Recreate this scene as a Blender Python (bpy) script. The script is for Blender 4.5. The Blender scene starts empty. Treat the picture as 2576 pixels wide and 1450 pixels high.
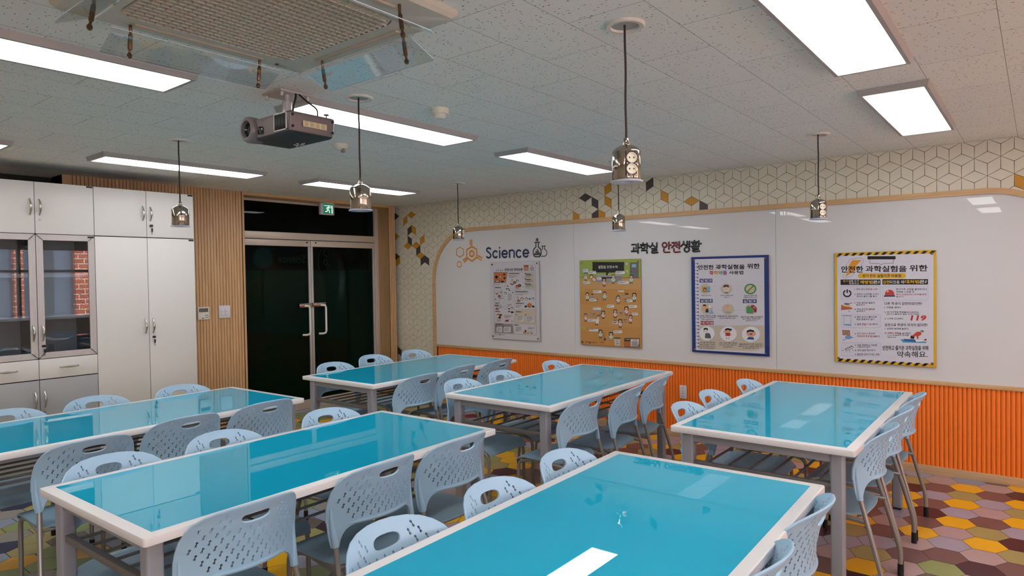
import bpy, bmesh, math, random
from math import sin, cos, pi, radians, sqrt
from mathutils import Vector, Matrix
from mathutils.geometry import delaunay_2d_cdt
random.seed(7)
scene = bpy.context.scene
COL = scene.collection
H = 2.548            # ceiling height
W_EAST, Y_SOUTH = 9.6, -9.2

# ------------------------------------------------------------------ camera
cam_d = bpy.data.cameras.new('camera'); cam_d.sensor_width = 36.0; cam_d.lens = 1666.65 / 2576 * 36
cam_d.clip_start = 0.02
cam = bpy.data.objects.new('camera', cam_d); COL.objects.link(cam)
yaw, pit, rol = radians(38.4934), radians(-1.1094), radians(0.8841)
_r0 = Vector((cos(yaw), sin(yaw), 0)); _f = Vector((-sin(yaw)*cos(pit), cos(yaw)*cos(pit), sin(pit)))
_u0 = _r0.cross(_f)
_R = cos(rol)*_r0 - sin(rol)*_u0; _U = sin(rol)*_r0 + cos(rol)*_u0
_m = Matrix((( _R.x, _U.x, -_f.x), (_R.y, _U.y, -_f.y), (_R.z, _U.z, -_f.z))).to_4x4()
_m.translation = Vector((6.6407, -6.0506, 1.6005))
cam.matrix_world = _m
scene.camera = cam

# ------------------------------------------------------------------ world, exposure
world = bpy.data.worlds.new('world'); scene.world = world; world.use_nodes = True
bg = world.node_tree.nodes['Background']; bg.inputs[0].default_value = (0.93, 0.955, 0.98, 1); bg.inputs[1].default_value = 13.0
scene.view_settings.view_transform = 'Standard'; scene.view_settings.look = 'None'
scene.view_settings.gamma = 1; scene.view_settings.use_curve_mapping = False
scene.view_settings.exposure = 1.08
scene.cycles.use_denoising = True
scene.cycles.max_bounces = 8; scene.cycles.transparent_max_bounces = 12
scene.cycles.sample_clamp_indirect = 6
PANEL = 4.6          # emission of the ceiling diffusers
sun_d = bpy.data.lights.new('sun', 'SUN'); sun_d.energy = 9; sun_d.angle = 0.02; sun_d.color = (1, .95, .88)
sun = bpy.data.objects.new('sun', sun_d); COL.objects.link(sun)
sun.rotation_euler = (radians(42), 0, radians(-105))   # high sun, strikes the brick block outside, not the room
sun.location = (12, 3, 8)

for k, (ya, yb) in enumerate(((-8.8, -6.6), (-6.2, -3.7), (-3.4, -.5))):   # sky portals in the window openings
    pd = bpy.data.lights.new('window_portal', 'AREA'); pd.shape = 'RECTANGLE'; pd.size = yb-ya; pd.size_y = 1.45; pd.cycles.is_portal = True
    po = bpy.data.objects.new('window_portal', pd); COL.objects.link(po); po.location = (W_EAST+.12, (ya+yb)/2, 1.575)
    po.rotation_euler = (radians(90), 0, radians(90))

# ------------------------------------------------------------------ materials
def srgb(r, g, b):
    f = lambda c: (c/255)/12.92 if c/255 <= .04045 else (((c/255)+.055)/1.055)**2.4
    return (f(r), f(g), f(b), 1)
def new_mat(name):
    m = bpy.data.materials.new(name); m.use_nodes = True
    return m, m.node_tree.nodes, m.node_tree.links, m.node_tree.nodes['Principled BSDF']
def mat(name, rgb, rough=.5, metal=0, coat=0, spec=.5, var=.04, scale=30, bump=0, trans=0, alpha=1, ior=1.45, coat_rough=.05):
    """plain surface with a slight procedural mottling of colour and an optional fine bump"""
    m, N, L, p = new_mat(name)
    c = srgb(*rgb)
    p.inputs['Roughness'].default_value = rough; p.inputs['Metallic'].default_value = metal
    p.inputs['Coat Weight'].default_value = coat; p.inputs['Coat Roughness'].default_value = coat_rough
    p.inputs['Specular IOR Level'].default_value = spec; p.inputs['IOR'].default_value = ior
    p.inputs['Transmission Weight'].default_value = trans; p.inputs['Alpha'].default_value = alpha
    tc = N.new('ShaderNodeTexCoord'); nz = N.new('ShaderNodeTexNoise'); nz.inputs['Scale'].default_value = scale
    nz.inputs['Detail'].default_value = 3
    L.new(tc.outputs['Object'], nz.inputs['Vector'])
    mx = N.new('ShaderNodeMix'); mx.data_type = 'RGBA'
    mx.inputs[6].default_value = tuple(min(1, v*(1-var)) for v in c[:3]) + (1,)
    mx.inputs[7].default_value = tuple(min(1, v*(1+var)) for v in c[:3]) + (1,)
    L.new(nz.outputs['Fac'], mx.inputs[0]); L.new(mx.outputs[2], p.inputs['Base Color'])
    if bump:
        b = N.new('ShaderNodeBump'); b.inputs['Strength'].default_value = bump; b.inputs['Distance'].default_value = .002
        n2 = N.new('ShaderNodeTexNoise'); n2.inputs['Scale'].default_value = scale*12
        L.new(tc.outputs['Object'], n2.inputs['Vector'])
        L.new(n2.outputs['Fac'], b.inputs['Height']); L.new(b.outputs['Normal'], p.inputs['Normal'])
    return m
def emis(name, rgb, strength):
    m, N, L, p = new_mat(name)
    p.inputs['Base Color'].default_value = tuple(min(.8, v) for v in rgb) + (1,)
    p.inputs['Emission Color'].default_value = rgb + (1,); p.inputs['Emission Strength'].default_value = strength
    return m
def wood(name, rgb, rgb2, axis='Z', rough=.45, scale=1.0):
    m, N, L, p = new_mat(name)
    tc = N.new('ShaderNodeTexCoord'); mp = N.new('ShaderNodeMapping')
    s = {'X': (1, 14, 14), 'Y': (14, 1, 14), 'Z': (14, 14, 1)}[axis]
    mp.inputs['Scale'].default_value = tuple(v*scale for v in s)
    nz = N.new('ShaderNodeTexNoise'); nz.inputs['Scale'].default_value = 2.2; nz.inputs['Detail'].default_value = 6
    nz.inputs['Distortion'].default_value = 1.2
    cr = N.new('ShaderNodeValToRGB'); cr.color_ramp.elements[0].position = .3; cr.color_ramp.elements[1].position = .75
    cr.color_ramp.elements[0].color = srgb(*rgb2); cr.color_ramp.elements[1].color = srgb(*rgb)
    L.new(tc.outputs['Object'], mp.inputs['Vector']); L.new(mp.outputs[0], nz.inputs['Vector'])
    L.new(nz.outputs['Fac'], cr.inputs[0]); L.new(cr.outputs[0], p.inputs['Base Color'])
    p.inputs['Roughness'].default_value = rough
    return m
def ceiling_mat():
    m, N, L, p = new_mat('acoustic ceiling tile')
    tc = N.new('ShaderNodeTexCoord')
    def n(t): return N.new(t)
    mp = n('ShaderNodeMapping'); mp.inputs['Location'].default_value = (-.162, .012, 0)
    L.new(tc.outputs['Object'], mp.inputs['Vector'])
    br = n('ShaderNodeTexBrick'); br.inputs['Scale'].default_value = 1; br.inputs['Brick Width'].default_value = .604
    br.inputs['Row Height'].default_value = .318; br.inputs['Mortar Size'].default_value = .0011; br.inputs['Mortar Smooth'].default_value = 0.2
    br.inputs['Color1'].default_value = srgb(240, 240, 234); br.inputs['Color2'].default_value = srgb(236, 237, 232)
    br.inputs['Mortar'].default_value = srgb(120, 115, 108)
    mp2 = n('ShaderNodeMapping'); mp2.inputs['Rotation'].default_value = (0, 0, pi/2); L.new(mp.outputs[0], mp2.inputs['Vector'])
    L.new(mp2.outputs[0], br.inputs['Vector'])
    # fissures: small stretched specks in random cells
    def specks(sx, sy, thr, gate, rot):
        a = n('ShaderNodeMapping'); a.inputs['Scale'].default_value = (sx, sy, 1); a.inputs['Rotation'].default_value = (0, 0, rot)
        nzz = n('ShaderNodeTexNoise'); nzz.inputs['Scale'].default_value = 60; nzz.inputs['Detail'].default_value = 2
        L.new(tc.outputs['Object'], nzz.inputs['Vector'])
        ad = n('ShaderNodeMix'); ad.data_type = 'VECTOR'; ad.inputs[0].default_value = .012
        L.new(tc.outputs['Object'], ad.inputs[4]); L.new(nzz.outputs['Color'], ad.inputs[5])
        L.new(ad.outputs[1], a.inputs['Vector'])
        v = n('ShaderNodeTexVoronoi'); v.voronoi_dimensions = '2D'; v.inputs['Scale'].default_value = 1
        L.new(a.outputs[0], v.inputs['Vector'])
        lt = n('ShaderNodeMath'); lt.operation = 'LESS_THAN'; lt.inputs[1].default_value = thr
        L.new(v.outputs['Distance'], lt.inputs[0])
        sp = n('ShaderNodeSeparateColor'); L.new(v.outputs['Color'], sp.inputs[0])
        g = n('ShaderNodeMath'); g.operation = 'LESS_THAN'; g.inputs[1].default_value = gate; L.new(sp.outputs[0], g.inputs[0])
        mu = n('ShaderNodeMath'); mu.operation = 'MULTIPLY'; L.new(lt.outputs[0], mu.inputs[0]); L.new(g.outputs[0], mu.inputs[1])
        return mu
    s1 = specks(30, 52, .12, .33, 1.25); s2 = specks(44, 36, .06, .4, .3)
    mxm = n('ShaderNodeMath'); mxm.operation = 'MAXIMUM'; L.new(s1.outputs[0], mxm.inputs[0]); L.new(s2.outputs[0], mxm.inputs[1])
    mx = n('ShaderNodeMix'); mx.data_type = 'RGBA'; mx.inputs[7].default_value = srgb(128, 122, 114)
    L.new(mxm.outputs[0], mx.inputs[0]); L.new(br.outputs['Color'], mx.inputs[6]); L.new(mx.outputs[2], p.inputs['Base Color'])
    p.inputs['Roughness'].default_value = .9
    return m
def thin_clear(name, rgb, refl=.12, rough=.02, tint=.93, fres=.6):
    """thin clear sheet: mostly transparent with a Fresnel gloss"""
    m = bpy.data.materials.new(name); m.use_nodes = True; N = m.node_tree.nodes; L = m.node_tree.links
    for x in list(N):
        if x.type != 'OUTPUT_MATERIAL': N.remove(x)
    out = [x for x in N if x.type == 'OUTPUT_MATERIAL'][0]
    tr = N.new('ShaderNodeBsdfTransparent'); tr.inputs[0].default_value = tuple(v*tint for v in srgb(*rgb)[:3]) + (1,)
    gl = N.new('ShaderNodeBsdfGlossy'); gl.inputs['Roughness'].default_value = rough
    lw = N.new('ShaderNodeLayerWeight'); lw.inputs[0].default_value = .35
    ad = N.new('ShaderNodeMath'); ad.operation = 'MULTIPLY_ADD'; ad.inputs[1].default_value = fres; ad.inputs[2].default_value = refl
    nz = N.new('ShaderNodeTexNoise'); nz.inputs['Scale'].default_value = 3
    bp = N.new('ShaderNodeBump'); bp.inputs['Strength'].default_value = .01; L.new(nz.outputs['Fac'], bp.inputs['Height'])
    L.new(bp.outputs[0], gl.inputs['Normal'])
    mx = N.new('ShaderNodeMixShader')
    L.new(lw.outputs['Fresnel'], ad.inputs[0]); L.new(ad.outputs[0], mx.inputs[0]); L.new(tr.outputs[0], mx.inputs[1]); L.new(gl.outputs[0], mx.inputs[2])
    L.new(mx.outputs[0], out.inputs[0])
    return m
def brick_mat():
    m, N, L, p = new_mat('brick facade')
    tc = N.new('ShaderNodeTexCoord'); sx = N.new('ShaderNodeSeparateXYZ'); mp = N.new('ShaderNodeCombineXYZ')
    br = N.new('ShaderNodeTexBrick'); br.inputs['Scale'].default_value = 1; br.inputs['Brick Width'].default_value = .3
    br.inputs['Row Height'].default_value = .14; br.inputs['Mortar Size'].default_value = .008
    br.inputs['Color1'].default_value = srgb(176, 96, 70); br.inputs['Color2'].default_value = srgb(158, 82, 60); br.inputs['Mortar'].default_value = srgb(215, 200, 185)
    L.new(tc.outputs['Object'], sx.inputs[0]); L.new(sx.outputs[1], mp.inputs[0]); L.new(sx.outputs[2], mp.inputs[1]); L.new(mp.outputs[0], br.inputs['Vector']); L.new(br.outputs['Color'], p.inputs['Base Color'])
    p.inputs['Roughness'].default_value = .9
    return m

M = {}
M['white_metal'] = mat('white laminate', (215, 214, 211), .45, var=.015)
M['grey_lam'] = mat('grey laminate', (160, 163, 166), .5, var=.015)
M['cab_edge'] = mat('cabinet carcass edge', (88, 90, 96), .6)
M['cab_in'] = mat('cabinet inside', (206, 209, 212), .6)
M['film'] = mat('dark privacy film', (124, 150, 138), .5)
M['alu'] = mat('brushed aluminium', (196, 192, 190), .42, metal=.35, var=.03)
M['frame_paint'] = mat('grey powder coated steel', (154, 157, 166), .42, metal=.15, var=.03, bump=.15)
M['rack'] = mat('dark grey rack steel', (120, 117, 117), .4, metal=.4)
M['tube'] = mat('grey lacquered steel tube', (150, 147, 144), .35, metal=.45)
M['plastic'] = mat('light blue plastic', (162, 196, 222), .42, var=.02, bump=.1)
M['seat_plastic'] = mat('blue grey seat plastic', (138, 168, 188), .45, var=.02, bump=.1)
M['rubber'] = mat('black rubber', (22, 21, 22), .6)
M['stone'] = mat('white solid surface rim', (224, 224, 226), .3, var=.03, scale=160)
M['cyan'] = mat('cyan back painted glass', (26, 170, 206), .5, var=.01, scale=4, coat=1, coat_rough=.0, spec=.0)
M['chrome'] = mat('chrome', (176, 166, 154), .1, metal=1, var=.02)
M['brass'] = mat('bronze pin', (120, 92, 72), .3, metal=.9)
M['black'] = mat('black plastic', (20, 20, 22), .4)
M['cord'] = mat('dark textile cord', (62, 52, 52), .8, bump=.5, scale=80)
M['ivory'] = mat('ivory socket plastic', (226, 220, 200), .35)
M['white_plastic'] = mat('white plastic', (222, 218, 210), .4)
M['ac_plastic'] = mat('off white air conditioner plastic', (196, 193, 180), .5)
M['ac_grille'] = mat('beige grille plastic', (190, 176, 160), .55)
M['lampframe'] = mat('grey lamp frame', (172, 169, 167), .55)
M['diffuser'] = emis('glowing diffuser', (1.0, .99, .975), PANEL)
M['orange'] = mat('orange ribbed panel', (248, 126, 40), .5, var=.03)
M['board'] = mat('white back painted glass board', (218, 217, 219), .5, var=.008, scale=2, coat=.7, coat_rough=0, spec=0)
M['tile'] = mat('cream wall tile', (224, 217, 198), .5, var=.05, scale=9)
M['tile_gold'] = mat('ochre wall tile', (206, 146, 44), .45)
M['tile_dark'] = mat('charcoal wall tile', (78, 70, 68), .45)
M['grout'] = mat('dark grout', (70, 69, 65), .9)
M['oak'] = wood('oak trim', (218, 180, 134), (198, 158, 112), 'X')
M['oak_v'] = wood('oak slat', (216, 174, 130), (192, 150, 106), 'Z')
M['oak_shaded'] = wood('oak shaded reveal', (186, 150, 106), (166, 130, 88), 'Z')  # darker oak copy: the shade on the post's reveal is put into the colour
M['groove'] = mat('dark groove', (44, 30, 20), .9)
M['base'] = wood('beige base board', (205, 172, 132), (188, 152, 112), 'X')
M['white_wall'] = mat('painted wall', (214, 210, 202), .8, bump=.2, scale=12)
M['door_metal'] = mat('beige door aluminium', (206, 192, 178), .38, metal=.25)
M['door_glass'] = thin_clear('dark tinted door glass', (150, 176, 168), .0, .0, .93, .22)
M['bounce_ground'] = mat('pale bounce ground', (206, 202, 192), .9)  # unseen ground outside, made pale to bounce daylight onto the ceiling
M['cab_glass'] = thin_clear('cabinet glass', (232, 235, 238), .03, .0, .93, .45)
M['win_glass'] = thin_clear('window glass', (240, 245, 248), .04, .0)
M['acrylic'] = thin_clear('clear acrylic', (250, 252, 252), .02, .03, .985, .2)
M['acrylic_edge'] = mat('acrylic edge', (205, 222, 232), .15, coat=.5)
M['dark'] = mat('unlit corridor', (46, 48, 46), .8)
M['brick'] = brick_mat()
M['ceil'] = ceiling_mat()
M['navy'] = mat('navy letter', (22, 34, 84), .35, coat=.3)
M['ink'] = mat('black letter', (16, 16, 18), .35, coat=.3)
M['maroon'] = mat('dark red letter', (104, 14, 24), .35, coat=.3)
M['amber'] = mat('orange acrylic emblem', (222, 142, 44), .35, coat=.3)
M['proj'] = mat('mauve grey projector shell', (122, 112, 112), .4, metal=.2)
M['proj_dark'] = mat('dark projector underside', (44, 48, 50), .5)
M['lens'] = mat('lens glass', (18, 20, 22), .05, coat=1)
M['green'] = emis('lit green sign', (.005, .13, .07), .5)
M['mint'] = emis('lit white pictogram', (.8, 1, .9), .5)

# ------------------------------------------------------------------ mesh builder
class MB:
    def __init__(s): s.v = []; s.f = []; s.mi = []
    def add(s, vs, fs, mi=0, xf=None):
        o = len(s.v)
        s.v += [tuple(xf @ Vector(p)) if xf is not None else tuple(p) for p in vs]
        s.f += [tuple(i+o for i in f) for f in fs]; s.mi += [mi]*len(fs)
        return s
    def bm(s, b, mi=0, xf=None):
        b.verts.index_update()
        s.add([v.co.copy() for v in b.verts], [[v.index for v in f.verts] for f in b.faces], mi, xf); b.free(); return s
    def box(s, x0, x1, y0, y1, z0, z1, mi=0, bev=0, seg=2, xf=None):
        if not bev:
            vs = [(x, y, z) for x in (x0, x1) for y in (y0, y1) for z in (z0, z1)]
            return s.add(vs, [(0, 1, 3, 2), (4, 6, 7, 5), (0, 4, 5, 1), (2, 3, 7, 6), (0, 2, 6, 4), (1, 5, 7, 3)], mi, xf)
        b = bmesh.new(); bmesh.ops.create_cube(b, size=1)
        for v in b.verts: v.co = Vector(((x0+x1)/2 + v.co.x*(x1-x0), (y0+y1)/2 + v.co.y*(y1-y0), (z0+z1)/2 + v.co.z*(z1-z0)))
        bmesh.ops.bevel(b, geom=list(b.edges), offset=bev, segments=seg, affect='EDGES', profile=.5)
        return s.bm(b, mi, xf)
    def prism(s, pts, d, mi=0, bev=0, xf=None, hole=None):
        """pts: closed 3D outline (planar); extruded by vector d"""
        b = bmesh.new(); vs = [b.verts.new(p) for p in pts]; f = b.faces.new(vs)
        r = bmesh.ops.extrude_face_region(b, geom=[f])
        nv = [e for e in r['geom'] if isinstance(e, bmesh.types.BMVert)]
        bmesh.ops.translate(b, verts=nv, vec=Vector(d))
        bmesh.ops.recalc_face_normals(b, faces=b.faces)
        if bev: bmesh.ops.bevel(b, geom=list(b.edges), offset=bev, segments=2, affect='EDGES', profile=.5)
        return s.bm(b, mi, xf)
    def tube(s, path, r, n=10, mi=0, cap=True, closed=False, flat=None, xf=None, round_cap=False):
        """sweep a circle along path; r number or list; flat=(axis index, factor) squashes about the path's plane"""
        P = [Vector(p) for p in path]
        if round_cap and not closed:
            d0 = (P[0]-P[1]).normalized(); d1 = (P[-1]-P[-2]).normalized()
            rr = r if not isinstance(r, (list, tuple)) else r[0]
            k = [(.5, .866), (.87, .5), (.99, .1)]
            R = [rr]*len(P)
            P = [P[0]+d0*rr*a for a, _ in reversed(k)] + P + [P[-1]+d1*rr*a for a, _ in k]
            r = [rr*c for _, c in reversed(k)] + R + [rr*c for _, c in k]
        m = len(P); R = list(r) if isinstance(r, (list, tuple)) else [r]*m
        vs = []; up = None
        for i, p in enumerate(P):
            if closed: t = (P[(i+1) % m]-P[i-1])
            else: t = P[min(i+1, m-1)]-P[max(i-1, 0)]
            t = t.normalized() if t.length > 1e-9 else Vector((0, 0, 1))
            if up is None:
                up = Vector((0, 0, 1)) if abs(t.z) < .9 else Vector((1, 0, 0))
            up = (up - t*up.dot(t))
            up = up.normalized() if up.length > 1e-6 else t.orthogonal().normalized()
            sd = t.cross(up)
            for k2 in range(n):
                a = 2*pi*k2/n; q = p + (up*cos(a)+sd*sin(a))*R[i]
                if flat: q[flat[0]] = p[flat[0]] + (q[flat[0]]-p[flat[0]])*flat[1]
                vs.append(q)
        fs = []
        for i in range(m if closed else m-1):
            j = (i+1) % m
            for k2 in range(n): fs.append((i*n+k2, i*n+(k2+1) % n, j*n+(k2+1) % n, j*n+k2))
        if cap and not closed: fs.append(tuple(range(n-1, -1, -1))); fs.append(tuple((m-1)*n+k2 for k2 in range(n)))
        return s.add(vs, fs, mi, xf)
    def lathe(s, prof, n=24, mi=0, xf=None, cap=True):
        """prof: list of (r, z) about the z axis"""
        vs = []; rings = []
        for r, z in prof:
            if abs(r) < 1e-6: rings.append([len(vs)]*n); vs.append((0, 0, z))
            else: rings.append(list(range(len(vs), len(vs)+n))); vs += [(r*cos(2*pi*k/n), r*sin(2*pi*k/n), z) for k in range(n)]
        fs = []
        for A, B in zip(rings, rings[1:]):
            for k in range(n):
                f = []
                for q in (A[k], A[(k+1) % n], B[(k+1) % n], B[k]):
                    if q not in f: f.append(q)
                if len(f) > 2: fs.append(tuple(f))
        if cap:
            if len(set(rings[0])) > 1: fs.append(tuple(reversed(rings[0])))
            if len(set(rings[-1])) > 1: fs.append(tuple(rings[-1]))
        return s.add(vs, fs, mi, xf)
    def build(s, name, mats, parent=None, smooth=35, fix=False):
        me = bpy.data.meshes.new(name); me.from_pydata(s.v, [], s.f)
        for m in (mats if isinstance(mats, (list, tuple)) else [mats]): me.materials.append(M[m] if isinstance(m, str) else m)
        me.polygons.foreach_set('material_index', s.mi)
        if fix:
            b = bmesh.new(); b.from_mesh(me); bmesh.ops.recalc_face_normals(b, faces=b.faces); b.to_mesh(me); b.free()
        if smooth:
            me.polygons.foreach_set('use_smooth', [True]*len(me.polygons)); me.set_sharp_from_angle(angle=radians(smooth))
        me.update()
        o = bpy.data.objects.new(name, me); COL.objects.link(o)
        if parent is not None: o.parent = parent
        return o
def thing(name, label, cat, loc=(0, 0, 0), rz=0, group=None):
    o = bpy.data.objects.new(name, None); COL.objects.link(o); o.location = loc; o.rotation_euler = (0, 0, rz)
    o.empty_display_size = .1; o['label'] = label; o['category'] = cat
    if group: o['group'] = group
    return o
def struct(o, label=None):
    o['kind'] = 'structure'
    if label: o['label'] = label
    return o
def copy_tree(o, parent=None):
    c = o.copy(); COL.objects.link(c); c.parent = parent
    for ch in list(o.children): copy_tree(ch, c)
    return c
def arc(cx, cy, r, a0, a1, n=8, ry=None):
    ry = ry or r
    return [(cx+r*cos(radians(a0+(a1-a0)*i/n)), cy+ry*sin(radians(a0+(a1-a0)*i/n))) for i in range(n+1)]
def T(x, y, z): return Matrix.Translation((x, y, z))
def RX(a): return Matrix.Rotation(radians(a), 4, 'X')
def RY(a): return Matrix.Rotation(radians(a), 4, 'Y')
def RZ(a): return Matrix.Rotation(radians(a), 4, 'Z')

_tc = {}; _ts = bpy.data.scenes.new('lettering')   # scratch scene for turning text into meshes, removed at the end
_to = bpy.data.objects.new('t', bpy.data.curves.new('t', 'FONT')); _to.data.resolution_u = 2; _ts.collection.objects.link(_to)
def text_geo(s, off=0.0, extr=0.0):
    """glyph triangles of a string in font units, normalised to its own bounding box"""
    k = (s, off, extr)
    if k in _tc: return _tc[k]
    c = _to.data; c.body = s; c.offset = off; c.extrude = extr; o = _to
    vl = _ts.view_layers[0]; vl.update(); dg = vl.depsgraph
    me = bpy.data.meshes.new_from_object(o.evaluated_get(dg))
    vs = [v.co.copy() for v in me.vertices]; fs = [tuple(p.vertices) for p in me.polygons]
    bpy.data.meshes.remove(me)
    if not vs: vs = [Vector((0, 0, 0)), Vector((1, 0, 0)), Vector((0, 1, 0))]; fs = []
    x0 = min(v.x for v in vs); x1 = max(v.x for v in vs); y0 = min(v.y for v in vs); y1 = max(v.y for v in vs)
    r = ([((v.x-x0)/(x1-x0+1e-9), (v.y-y0)/(y1-y0+1e-9), v.z) for v in vs], fs, (x1-x0)/(y1-y0+1e-9))
    _tc[k] = r
    return r
M['clad'] = mat('blue grey cladding', (96, 100, 112), .7)
# ------------------------------------------------------------------ floor of hexagonal tiles
PAL = {'gold': (236, 178, 34), 'brown': (112, 84, 84), 'plum': (58, 34, 48), 'haze': (158, 154, 172), 'pink': (176, 152, 152),
       'olive': (160, 150, 96), 'slate': (140, 150, 172), 'moss': (140, 152, 96), 'navy': (36, 40, 76), 'grey': (146, 142, 136), 'taupe': (104, 92, 86)}
FN = list(PAL)
for k in PAL: M['hex_'+k] = mat('floor tile '+k, PAL[k], .3, var=.06, scale=7, spec=.4)
hs = .1115; py_ = .2055; px_ = .1665
FLOORSEEN = {'gold':[(6.24,-0.26),(6.23,-0.67),(6.23,-1.08),(6.4,-1.38),(6.05,-1.39),(6.53,-0.88),(5.88,-2.07),(5.93,-0.89),(5.71,-1.37),(1.53,-4.81)],'brown':[(6.07,-0.36),(6.07,-0.78),(6.06,-1.18),(6.41,-0.95),(6.41,-0.35),(5.89,-1.48),(6.23,-1.69),(6.05,-1.77),(6.53,-1.64)],'plum':[(6.06,-0.99),(6.54,-1.27),(6.39,-1.74),(5.91,-0.47),(6.52,-0.23)],'haze':[(6.05,-0.57),(6.23,-0.86),(6.41,-0.54),(6.22,-1.48),(5.93,-1.06),(5.87,-1.68),(6.52,-1.09)],'slate':[(6.05,-1.96),(6.24,-0.06),(1.3,-4.64)],'pink':[(6.06,-0.13),(6.42,-0.14),(6.41,-0.76),(6.23,-1.28),(6.4,-1.56),(6.08,-1.57),(5.88,-1.28),(6.03,-2.11)],'olive':[(6.23,-0.45),(6.4,-1.17),(6.52,-0.65),(5.89,-0.26),(6.52,-1.47),(5.74,-1.59),(5.86,-1.87)],'moss':[(6.22,-1.87),(1.35,-4.73),(1.67,-4.79)],'navy':[(0.95,-4.6),(1.77,-4.87)],'grey':[(1.14,-4.66),(1.52,-4.71)]}
def hex_center(i, j): return (6.232 + i*px_, -.262 + j*py_ + (py_/2 if i % 2 else 0))
colr = {}
for cname, pts in FLOORSEEN.items():
    for (x, y) in pts:
        i = round((x-6.232)/px_); j = round((y+.262-(py_/2 if i % 2 else 0))/py_); colr[(i, j)] = cname
fl = MB(); fl.box(-2.2, W_EAST+.1, Y_SOUTH-.1, .1, -.1, -.0015, 0)
random.seed(11)
for i in range(-40, 22):
    for j in range(-44, 3):
        cx, cy = hex_center(i, j)
        if cx < -.45 or cx > W_EAST or cy > .05 or cy < Y_SOUTH: continue
        c = colr.get((i, j))
        if c is None:
            if cx < 3: c = random.choice(['moss', 'moss', 'grey', 'grey', 'gold', 'navy', 'slate', 'taupe', 'olive', 'gold'])
            else: c = random.choice(['gold', 'gold', 'brown', 'brown', 'plum', 'haze', 'pink', 'olive', 'haze', 'pink', 'moss', 'taupe'])
        r = hs-.002
        pts = [(cx+r*cos(radians(60*k)), cy+r*sin(radians(60*k))*1.06, 0) for k in range(6)]
        o = len(fl.v); fl.add(pts, [tuple(range(6))], FN.index(c)+1)
struct(fl.build('floor', ['grout']+['hex_'+k for k in FN], smooth=0), 'floor of large hexagonal tiles in gold, brown, grey and plum')

# ------------------------------------------------------------------ ceiling
struct(MB().box(-.6, W_EAST+.1, Y_SOUTH-.1, .1, H, H+.1).build('ceiling', 'ceil', smooth=0), 'grey white speckled tile ceiling')

# ------------------------------------------------------------------ right wall: cube pattern tiles
struct(MB().box(-.5, W_EAST+.1, 0.004, .12, 0, H).build('wall_right', 'grout', smooth=0))
Wt, st = .1588, .0903
cols = {'g': [(.1525,2.418),(.026,2.356),(.188,2.224),(-.136,2.158),(.352,2.087),(.068,2.021),(.226,2.021),(.303,1.878),(-.132,1.816),
              (3.039,2.217),(2.724,2.21),(3.122,2.335),(3.119,2.456),(3.753,2.337),(4.028,2.27),(6.54,2.215)],
        'd': [(-.128,2.418),(.105,2.229),(.108,2.098),(.265,1.949),(.345,1.813),(.424,1.811),(-.137,1.887),(-.15,.62),
              (2.842,2.414),(2.961,2.341),(2.959,2.215),(3.58,2.476),(4.147,2.216)]}
tl = bmesh.new(); rh = []
for j in range(-1, 18):
    zz = 2.418 - (j)*1.5*st
    for i in range(-9, 56):
        xx = .865 + i*Wt + (Wt/2 if j % 2 else 0)
        rh.append(((xx+Wt/2, zz), [(0, 0), (Wt/2, st/2), (Wt, 0), (Wt/2, -st/2)], xx, zz))
        rh.append(((xx+Wt/4, zz-.75*st), [(0, 0), (Wt/2, -st/2), (Wt/2, -1.5*st), (0, -st)], xx, zz))
        rh.append(((xx-Wt/4, zz-.75*st), [(0, 0), (0, -st), (-Wt/2, -1.5*st), (-Wt/2, -st/2)], xx, zz))
def nearest(p): return min(range(len(rh)), key=lambda k: (rh[k][0][0]-p[0])**2+(rh[k][0][1]-p[1])**2)
special = {}
for c, L_ in cols.items():
    for p in L_: special[nearest(p)] = 1 if c == 'g' else 2
for k, (c, pts, xx, zz) in enumerate(rh):
    if c[0] < -.35 or (1.2 < c[0] < 6.25 and c[1] < 2.08) or (.7 < c[0] < 6.8 and c[1] < 1.7) or c[1] < -.05 or c[1] > H+.08: continue
    P = [(xx+a, zz+b) for a, b in pts]; mx_, mz_ = c
    q = []
    for a, b in P:   # inset by a constant joint
        d = sqrt((a-mx_)**2+(b-mz_)**2); f = 1-.0021/d; q.append((mx_+(a-mx_)*f, mz_+(b-mz_)*f))
    vv = [tl.verts.new((a, .0, b)) for a, b in q]
    fc = tl.faces.new(vv); fc.material_index = special.get(k, 0)
    if fc.normal.y > 0: pass
bmesh.ops.bisect_plane(tl, geom=list(tl.verts)+list(tl.edges)+list(tl.faces), plane_co=(0, 0, H-.001), plane_no=(0, 0, 1), clear_outer=True)
bmesh.ops.bisect_plane(tl, geom=list(tl.verts)+list(tl.edges)+list(tl.faces), plane_co=(0, 0, .001), plane_no=(0, 0, -1), clear_outer=True)
tl.normal_update()
for f in tl.faces:
    if f.normal.y > 0: f.normal_flip()
r = bmesh.ops.extrude_face_region(tl, geom=list(tl.faces))
nv = [e for e in r['geom'] if isinstance(e, bmesh.types.BMVert)]
bmesh.ops.translate(tl, verts=nv, vec=(0, -.003, 0))
bmesh.ops.recalc_face_normals(tl, faces=tl.faces)
me = bpy.data.meshes.new('wall_right_tiles'); tl.to_mesh(me); tl.free()
for k in ('tile', 'tile_gold', 'tile_dark'): me.materials.append(M[k])
o = bpy.data.objects.new('wall_right', me); COL.objects.link(o); struct(o, 'cream rhombus wall tiles in a cube pattern with ochre and charcoal accents')

# other walls ----------------------------------------------------------------
w = MB(); w.box(-.6, W_EAST+.1, Y_SOUTH-.1, Y_SOUTH, 0, H); struct(w.build('wall_near', 'white_wall', smooth=0))
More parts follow.
